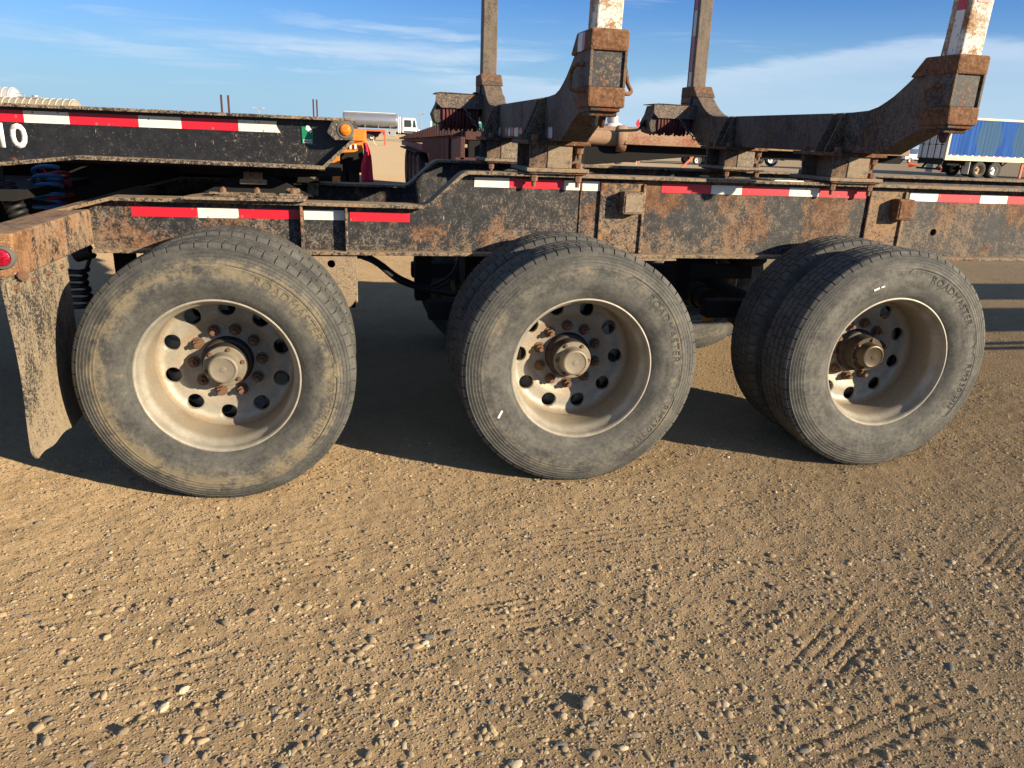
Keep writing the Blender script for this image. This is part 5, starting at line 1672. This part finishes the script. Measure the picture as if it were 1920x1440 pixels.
ho = MB().prism([(.30, 1.655), (.45, 1.715), (1.25, 1.715), (1.42, 1.655)], 'Y', -.03, .198).build('slot_shadow_box', M['under'], tube_o)
MB().tube(spline([(.45, -.06, 1.63), (.62, -.1, 1.74), (.75, -.1, 1.79), (.80, -.1, 1.77)], 6), .03, 8).build('lever', M['under'], tube_o, smooth=50)
MB().box(-.52, -.36, -.12, .12, .0, 1.02).build('prop_leg', M['under'], tube_o)
MB().box(3.6, 3.76, -.12, .12, .0, 1.25).build('prop_leg', M['under'], tube_o)

# --- silver tank truck with a white cab
PT = at_d(712, 261, 112)
aa = view_az(712)
tk = thing('tank_truck', (PT.x, PT.y, 0), 'white cabover tank truck with a polished silver tank in the distance', 'truck', rz=-aa)
tkb = MB()
n = 32
for i, (x, s_) in enumerate(((-4.9, .0), (-4.9, .90), (-4.75, .98), (-4.6, 1.0), (2.1, 1.0), (2.3, .98), (2.42, .9), (2.42, .0))):
    for k in range(n):
        a = 2 * pi * k / n
        tkb.v.append((x, cos(a) * 1.15 * s_, 2.62 + sin(a) * .98 * s_))
for i in range(7):
    for k in range(n):
        l = (k + 1) % n
        tkb.f.append((i * n + k, i * n + l, (i + 1) * n + l, (i + 1) * n + k))
tkb.build('tank', M['tank'], tk, smooth=30)
MB().box(-4.7, 2.2, -.35, .35, 3.60, 3.68).build('walkway', M['white'], tk)
for x in (-3.9, -2.0, -.2, 1.4):
    MB().box(x, x + .06, -1.17, 1.17, 1.48, 2.0).build('tank_support', M['pipe'], tk)
MB().box(-4.8, 5.2, -.45, .45, .95, 1.25).build('chassis', M['black'], tk)
for x0, x1, z0 in ((-2.6, -1.4, .75), (.2, 1.2, .7), (1.4, 2.2, .62)):
    MB().box(x0, x1, -1.1, -.5, z0, 1.35).build('side_box', M['pipe'] if x0 > 0 else M['under'], tk, bevel=.03)
MB().prism([(3.05, 1.15), (5.05, 1.15), (5.15, 1.75), (4.90, 3.05), (4.70, 3.15), (3.15, 3.15), (3.05, 3.0)], 'Y', -1.1, 1.1).build('cab', M['white'], tk, bevel=.08)
MB().prism([(3.35, 1.95), (4.25, 1.95), (4.35, 2.2), (4.25, 2.85), (3.35, 2.85)], 'Y', -1.125, -1.09).build('side_window', M['glass'], tk)
MB().prism([(4.52, 1.95), (4.97, 1.95), (4.80, 2.85), (4.60, 2.85)], 'Y', -1.125, -1.09).build('side_window', M['glass'], tk)
MB().box(3.3, 4.9, -1.115, -1.09, 1.22, 1.42).build('grille', M['black'], tk)
for x in (2.55, 2.78):
    MB().cyl((x, -.9, 1.1), (x, -.9, 3.25), .09, n=12).build('exhaust_stack', M['white'], tk)
for x in (3.95, -1.0, -3.3, -4.4):
    for y, f in ((-1.15, 1), (1.15, -1)):
        far_wheel(tk, x, y, f)
MB().prism([(5.2, 1.0), (5.55, 1.0), (5.5, 1.7), (5.2, 1.7)], 'Y', -1.0, 1.0).build('front_bumper', M['white'], tk, bevel=.03)

# --- green steel bin behind it
PG = at_d(812, 246, 126)
gn = thing('green_bin', (PG.x + 3.5, PG.y, 0), 'green corrugated steel bin beyond the tank truck', 'bin', rz=-view_az(812))
MB().box(-3.6, 6, -1.2, 1.2, .9, 2.95).build('bin_body', M['green_box'], gn)
for i in range(16):
    MB().box(-3.5 + i * .6, -3.34 + i * .6, -1.32, -1.205, 1.0, 2.95).build('bin_rib', M['green_box'], gn)
MB().box(-3.9, -3.62, -1.25, 1.25, .4, 3.05).build('bin_end', M['white'], gn)
for x in (-2.5, 4.5):
    MB().box(x - .2, x + .2, -1, 1, 0, .9).build('bin_skid', M['black'], gn)

# --- red-orange flatdeck end with its landing leg, and white tank trailers over on the left
PF = at_d(706, 247, 80)
fd = thing('flatdeck_trailer', (PF.x, PF.y, 0), 'red-orange flatdeck trailer end with one landing leg in front of the tank truck', 'trailer', rz=-view_az(706))
MB().box(-5.0, .85, -1.2, 1.2, 1.30, 1.50).build('deck', M['orange_red'], fd, bevel=.02)
MB().prism([(-5.0, .78), (.1, .78), (.45, 1.29), (-5.0, 1.29)], 'Y', -.5, .5).build('frame', M['dark_red'], fd, bevel=.02)
MB().box(.72, .85, -1.15, -1.0, .0, 1.30).build('landing_leg', M['orange_red'], fd)
MB().box(.72, .85, 1.0, 1.15, .0, 1.30).build('landing_leg', M['orange_red'], fd)
MB().prism([(.35, 1.29), (.72, .95), (.72, 1.29)], 'Y', -1.1, -1.04).build('leg_brace', M['orange_red'], fd)
MB().tube(spline([(-.30, -1.2, .85), (-.32, -1.2, .5), (-.2, -1.2, .15), (.0, -1.2, .0)], 6), .05, 6).build('hose', M['cream'], fd, smooth=60)
for x in (-4.4, -3.1):
    for y, f in ((-1.2, 1), (1.2, -1)):
        far_wheel(fd, x, y, f)

for i, (px, col, lab) in enumerate(((-18, 'white', 'white ringed tank trailer showing only its top above the black beam, the farther one'), (92, 'cream', 'cream ringed tank trailer showing only its top above the black beam, the nearer one'))):
    D = (84, 78)[i]
    dz = (.55, -.28)[i]
    Pq = at_d(px, 215, D)
    tt = thing('tank_trailer', (Pq.x, Pq.y, 0), lab, 'tank trailer', 'tank trailers beyond the black beam', rz=-view_az(px) - radians(28))
    r_ = 1.08
    MB().cyl((-4.4, 0, 2.05 + dz), (2.35, 0, 2.05 + dz), r_, n=36).cyl((2.35, 0, 2.05 + dz), (2.6, 0, 2.05 + dz), r_, .75, n=36).cyl((-4.65, 0, 2.05 + dz), (-4.4, 0, 2.05 + dz), .75, r_, n=36).build('tank', M['tank_' + col], tt, smooth=40)
    for k in range(13):
        x = -4.3 + k * .54
        rg = MB()
        rg.lathe([(r_ - .02, -.03), (r_ + .05, -.03), (r_ + .05, .03), (r_ - .02, .03)], 36)
        o = rg.build('tank_ring', M['tank_ring'], tt, (x, 0, 2.05 + dz), smooth=30)
        o.rotation_euler = (0, 0, radians(90))
    MB().box(-2.2, -.4, -.35, .35, 3.12 + dz, 3.22 + dz).build('walkway', M['pipe'], tt)
    MB().cyl((-.9, 0, 3.1 + dz), (-.9, 0, 3.34 + dz), .26, n=16).build('manhole', M['pipe'], tt)
    MB().tube([(-2.2, -.35, 3.2 + dz), (-2.2, -.35, 3.42 + dz), (-1.6, -.35, 3.42 + dz), (-1.6, -.35, 3.2 + dz)], .02, 6).build('handrail', M['pipe'], tt)
    MB().box(-4.4, 2.4, -.4, .4, .8, 1.05 + dz).build('frame', M['black'], tt)
    for x in (-3.9, -2.6):
        for y, f in ((-1.15, 1), (1.15, -1)):
            far_wheel(tt, x, y, f)
    MB().box(1.6, 1.8, -.6, .6, 0, .8).build('landing_gear', M['black'], tt)

# --- log trailers far behind whose stake pairs stand above the beam
for i, (pxa, pxb, py, D, lab) in enumerate(((414, 427, 179, 47, 'pair of tall dark brown stakes on a far log trailer, the taller pair'), (587, 593.5, 187, 62, 'pair of dark brown stakes on a log trailer beside the silver tank truck'))):
    A, B = at_d(pxa, py, D), at_d(pxb, py + 1.5, D)
    mid = (A + B) / 2
    lt_ = thing('far_log_trailer', (mid.x, mid.y, 0), lab, 'trailer', rz=-view_az(pxa))
    h = (B - A).length / 2
    for s_ in (-1, 1):
        MB().box(s_ * h - .055, s_ * h + .055, -1.3 + s_ * .2, -1.2 + s_ * .2, 1.3, A.z).build('stake', M['dark_red'], lt_)
    MB().box(-h - .2, h + .2, -1.35, 1.35, 1.15, 1.32).build('bunk', M['dark_red'], lt_)
    MB().box(-5, 4, -.5, .5, .8, 1.15).build('frame', M['black'], lt_)
    for x in (-3.6, -2.2):
        for y, f in ((-1.2, 1), (1.2, -1)):
            far_wheel(lt_, x, y, f)

# --- light poles
for px, py, D in ((485, 206, 190), (789, 216, 210)):
    Pq = at_d(px, py, D)
    lp = thing('light_pole', (Pq.x, Pq.y, 0), 'twin-headed light pole above the black beam' if px < 600 else 'twin-headed light pole behind the tank truck cab', 'light pole', rz=-view_az(px))
    MB().cyl((0, 0, 0), (0, 0, Pq.z), .13, .09, n=10).build('pole', M['pipe'], lp)
    for s_ in (-1, 1):
        MB().tube([(0, 0, Pq.z - .1), (s_ * .7, 0, Pq.z + .35)], .07, 6).build('arm', M['pipe'], lp)
        MB().box(s_ * 1.0 - .35, s_ * 1.0 + .35, -.25, .25, Pq.z + .3, Pq.z + .55).build('lamp_head', M['pipe'], lp)

# --- white pickup (its wheel shows below the drawbar), with a whip flag
PP = at_z(1158, 308, 0)
pk = thing('pickup_truck', (PP.x - .55, PP.y, 0), 'white pickup truck hidden behind the drawbar, only its wheels showing', 'pickup')
MB().prism([(-3.2, .55), (1.6, .55), (1.65, .9), (1.5, 1.08), (.4, 1.15), (-.1, 1.62), (-1.6, 1.64), (-1.75, 1.15), (-3.25, 1.15)], 'Y', 0, 1.8).build('body', M['white'], pk, bevel=.06)
MB().prism([(.2, 1.16), (-.2, 1.54), (-.7, 1.55), (-.7, 1.16)], 'Y', -.012, .01).build('side_window', M['glass'], pk)
MB().prism([(-.8, 1.16), (-.8, 1.55), (-1.5, 1.56), (-1.6, 1.16)], 'Y', -.012, .01).build('side_window', M['glass'], pk)
for x in (.55, -2.35):
    for y, f in ((-.03, 1), (1.83, -1)):
        far_wheel(pk, x, y, f, s=.72)
PFL = at_d(1198.5, 240, 52)
fl_ = thing('whip_flag', (PFL.x, PFL.y, 0), 'small red and white flag on a thin pole above the drawbar', 'flag')
zt = at_d(1198.5, 221, 52).z
MB().cyl((0, 0, 0), (0, 0, zt), .025, n=8).build('pole', M['white'], fl_)
MB().prism([(-.02, zt - .05), (-.02, zt - .62), (-.16, zt - .55), (-.26, zt - .36), (-.18, zt - .16)], 'Y', -.012, .012).build('flag_cloth', M['flag'], fl_)

# --- white dome-topped tank
PD = at_d(1150, 240, 66)
dm = thing('storage_tank', (PD.x, PD.y, 0), 'white dome-topped tank behind the near stake of the first bunk', 'tank')
zt = at_d(1150, 228, 66).z
d_ = MB()
d_.lathe([(.0, zt), (.35, zt - .02), (.75, zt - .25), (1.0, zt - .65), (1.05, zt - 1.0), (1.05, .0)], 32)
o = d_.build('shell', M['white'], dm, smooth=40)
o.rotation_euler = (radians(90), 0, 0)
MB().cyl((-.1, 0, zt - .05), (-.1, 0, zt + .42), .48, n=20).build('hatch', M['pipe'], dm)

# --- low trailer with a striped side and a red prop, red tandem trailer
PA, PB = at_d(1190, 291, 56), at_d(1345, 291, 56)
ls = thing('low_trailer', (PA.x, PA.y, 0), 'low trailer with red and white striped edge behind the drawbar', 'trailer', rz=0)
zz = at_d(1260, 289.5, 56).z
L = 9.5
MB().box(-1.2, L, 0, 2.4, zz - .10, zz + .12).build('deck', M['black'], ls)
for k in range(38):
    MB().box(-1.1 + k * .275, -.83 + k * .275, -.012, -.001, zz - .06, zz + .06).build('edge_tape', M['red_tape' if k % 2 else 'white_tape'], ls)
for x in (.35, 8.6):
    MB().box(x - .09, x + .09, .05, .2, 0, zz - .10).build('leg', M['orange_red'], ls)
for x in (4.8, 6.2):
    far_wheel(ls, x, .1, 1, s=.62)
    far_wheel(ls, x, 2.3, -1, s=.62)
p1, p0 = at_d(1302, 291, 47.0), at_z(1273, 319, 0)
st_ = thing('prop_bar', (p0.x, p0.y, 0), 'thin red bar leaning diagonally in front of the low striped trailer', 'bar')
MB().tube([(0, 0, 0), (p1.x - p0.x, p1.y - p0.y, p1.z)], .06, 8).build('bar', M['orange_red'], st_)
MB().box(-.18, .18, -.18, .18, 0, .05).build('foot', M['orange_red'], st_)

PR = at_z(1446, 312, 0)
rt = thing('red_tandem_trailer', (PR.x, PR.y, 0), 'red trailer tail on tandem wheels between the two pedestals of the second bunk', 'trailer')
for x in (0, -1.35):
    far_wheel(rt, x, 0, 1)
    far_wheel(rt, x, 2.3, -1)
MB().box(-6.0, 1.25, .05, 2.2, .98, 1.22).build('frame', M['orange_red'], rt, bevel=.02)
MB().prism([(-.85, .86), (-.55, .86), (-.45, 1.0), (-.95, 1.0)], 'Y', -.02, .06).build('spring_hanger', M['orange_red'], rt)
MB().prism([(.85, .80), (1.15, .80), (1.3, 1.05), (.75, 1.05)], 'Y', -.04, .1).build('spring_hanger', M['orange_red'], rt)
MB().box(1.0, 1.12, .1, .6, .45, .85).build('mud_flap', M['under'], rt)

# --- blue van trailer on the right, parallel to ours
PW1, PW2 = at_z(1812, 333, 0), at_z(1842, 335.5, 0)
bx0 = at_d(1772, 300, 60)
bt = thing('van_trailer', (bx0.x, bx0.y, 0), 'faded blue van trailer with grey rear doors and cream edges', 'trailer', rz=radians(1.0))
Z0, Z1 = bx0.z, at_d(1828, 219.5, 60).z
Wd, Ln = 2.55, 14.0
MB().box(.0, Ln, .0, Wd, Z0 + .32, Z1 - .14).build('box_body', M['blue'], bt)
for i in range(48):
    MB().box(.18 + i * .29, .30 + i * .29, -.006, -.001, Z0 + .34, Z1 - .16).build('side_rib', M['blue'], bt)
MB().box(-.02, Ln, -.035, Wd + .03, Z0, Z0 + .32).build('bottom_rail', M['cream'], bt, bevel=.01)
MB().box(-.02, Ln, -.035, Wd + .03, Z1 - .14, Z1).build('top_rail', M['cream'], bt, bevel=.01)
MB().box(-.06, .10, -.04, .08, Z0, Z1).build('corner_post', M['cream'], bt)
MB().box(-.06, .10, Wd - .08, Wd + .04, Z0, Z1).build('corner_post', M['grey'], bt)
for s_ in (0, 1):
    dr = MB().box(-.09, -.02, .10 + s_ * 1.19, 1.26 + s_ * 1.19, Z0 + .12, Z1 - .18).build('rear_door', M['grey'], bt, bevel=.01)
    for yy in (.42, .98):
        MB().cyl((-.12, yy + s_ * 1.19, Z0 + .05), (-.12, yy + s_ * 1.19, Z1 - .15), .022, n=8).build('lock_rod', M['under'], dr)
        MB().box(-.14, -.095, yy - .18 + s_ * 1.19, yy + .12 + s_ * 1.19, Z0 + .95, Z0 + 1.0).build('door_latch', M['under'], dr)
MB().box(-.10, -.092, .30, .62, Z1 - .95, Z1 - .6).build('yellow_notice', M['yellow'], bt)
for k in range(16):
    for j in range(3 if k % 2 == 0 else 2):
        MB().box(.25 + k * .85 + j * .26, .42 + k * .85 + j * .26, -.05, -.036, Z0 + .30, Z0 + .36).build('edge_tape', M['white_tape' if (j + k) % 2 == 0 else 'red_tape'], bt)
MB().box(-.08, .02, .15, Wd - .15, Z0 - .28, Z0 + .08).build('rear_sill', M['under'], bt)
MB().box(-.10, .0, .1, Wd - .1, .42, .54).build('rear_guard', M['under'], bt)
for yy in (.55, 1.9):
    MB().prism([(-.08, .5), (.02, .5), (.5, Z0), (.3, Z0)], 'Y', yy, yy + .1).build('guard_strut', M['under'], bt)
wxs = []
for q in (PW1, PW2):
    lx = (q.x - bx0.x)
    wxs.append(lx)
wx = [1.75, 3.0]
for i, x in enumerate(wx):
    far_wheel(bt, x + 1.1, .02, 1, ME_FRB if i == 0 else ME_FR)
    far_wheel(bt, x + 1.1, .36, 1)
    far_wheel(bt, x + 1.1, Wd - .02, -1)
    MB().cyl((x + 1.1, .2, .525), (x + 1.1, Wd - .2, .525), .07, n=10).build('axle', M['under'], bt)
MB().box(.6, 5.0, .45, Wd - .45, .75, Z0).build('bogie', M['under'], bt)
for yy, mm in ((.02, 'grey'), (Wd - .64, 'under')):
    MB().box(2.02, 2.06, yy, yy + .62, .22, 1.02).build('mud_flap', M[mm], bt)
MB().box(.75, .80, Wd - .64, Wd - .02, .22, .95).build('mud_flap', M['grey'], bt)
MB().box(.02, .10, .25, .5, .38, .62).build('red_reflector', M['red_tape'], bt)
for yy in (.15, Wd - .25):
    MB().box(6.35, 6.50, yy, yy + .1, .06, Z0).build('landing_leg', M['orange_red'], bt)
    MB().prism([(6.5, .55), (6.6, .55), (7.3, Z0), (7.15, Z0)], 'Y', yy, yy + .06).build('leg_brace', M['orange_red'], bt)
MB().prism([(8.3, Z0), (10.3, Z0), (10.15, Z0 - .42), (9.95, Z0 - .5), (8.65, Z0 - .5), (8.45, Z0 - .42)], 'Y', .1, .9).build('side_tank', M['black'], bt, bevel=.03)

# --- traffic cone lying on its side
PCN = at_z(1712, 314, 0)
cn = thing('traffic_cone', (PCN.x, PCN.y, 0), 'orange traffic cone lying on its side by the blue van trailer', 'cone', rz=radians(-42))
c_ = MB()
c_.lathe([(.0, .82), (.05, .82), (.06, .80), (.24, .08), (.24, .0), (.0, .0)], 24)
o = c_.build('cone_body', M['cone'], cn, (-.42, 0, .25), smooth=40)
o.rotation_euler = (0, 0, radians(-90))
MB().box(-.48, -.42, -.27, .27, -.0, .54).build('cone_base', M['cone'], cn, bevel=.01)

# --- row of dark vehicles on the skyline at the right
for i, (px, py, D, mat, lab) in enumerate(((1668, 296, 150, 'black', 'dark flatdeck trailer on the skyline left of the blue van trailer'), (1478, 289, 165, 'black', 'dark trailer tail on the skyline beside the red tandem trailer'),
                                           (1716, 297, 120, 'white', 'white pickup parked beyond the rear doors of the blue van trailer'), (1560, 292, 170, 'grey', 'grey trailer on the skyline behind the second bunk'),
                                           (1250, 268, 210, 'cream', 'cream trailer on the far skyline above the striped low trailer'))):
    Pq = at_d(px, py, D)
    fv = thing('far_trailer' if mat != 'white' else 'far_pickup', (Pq.x, Pq.y, 0), lab, 'trailer' if mat != 'white' else 'pickup', rz=radians(rnd.uniform(-12, 12)))
    if mat == 'white':
        MB().prism([(-2.6, .5), (2.6, .5), (2.65, 1.0), (1.4, 1.15), (.8, 1.8), (-.6, 1.85), (-.7, 1.2), (-2.65, 1.2)], 'Y', -.9, .9).build('body', M['white'], fv, bevel=.08)
        MB().prism([(1.2, 1.2), (.7, 1.7), (-.5, 1.72), (-.5, 1.2)], 'Y', -.92, -.89).build('side_window', M['glass'], fv)
        for x in (1.7, -1.7):
            far_wheel(fv, x, -.9, 1, s=.72)
            far_wheel(fv, x, .9, -1, s=.72)
    else:
        MB().box(-6, 6, -1.25, 1.25, 1.15, 1.45).build('deck', M[mat], fv)
        MB().box(-6, -5.7, -1.25, 1.25, 1.45, 2.5).build('headboard', M[mat], fv)
        MB().box(-6, 5.5, -.4, .4, .7, 1.15).build('frame', M['black'], fv)
        for x in (3.0, 4.3, 5.4):
            far_wheel(fv, x, -1.2, 1)
            far_wheel(fv, x, 1.2, -1)
        MB().box(-3.2, -3.0, -1.0, -.8, 0, .8).build('landing_leg', M['black'], fv)
        MB().box(-3.2, -3.0, .8, 1.0, 0, .8).build('landing_leg', M['black'], fv)
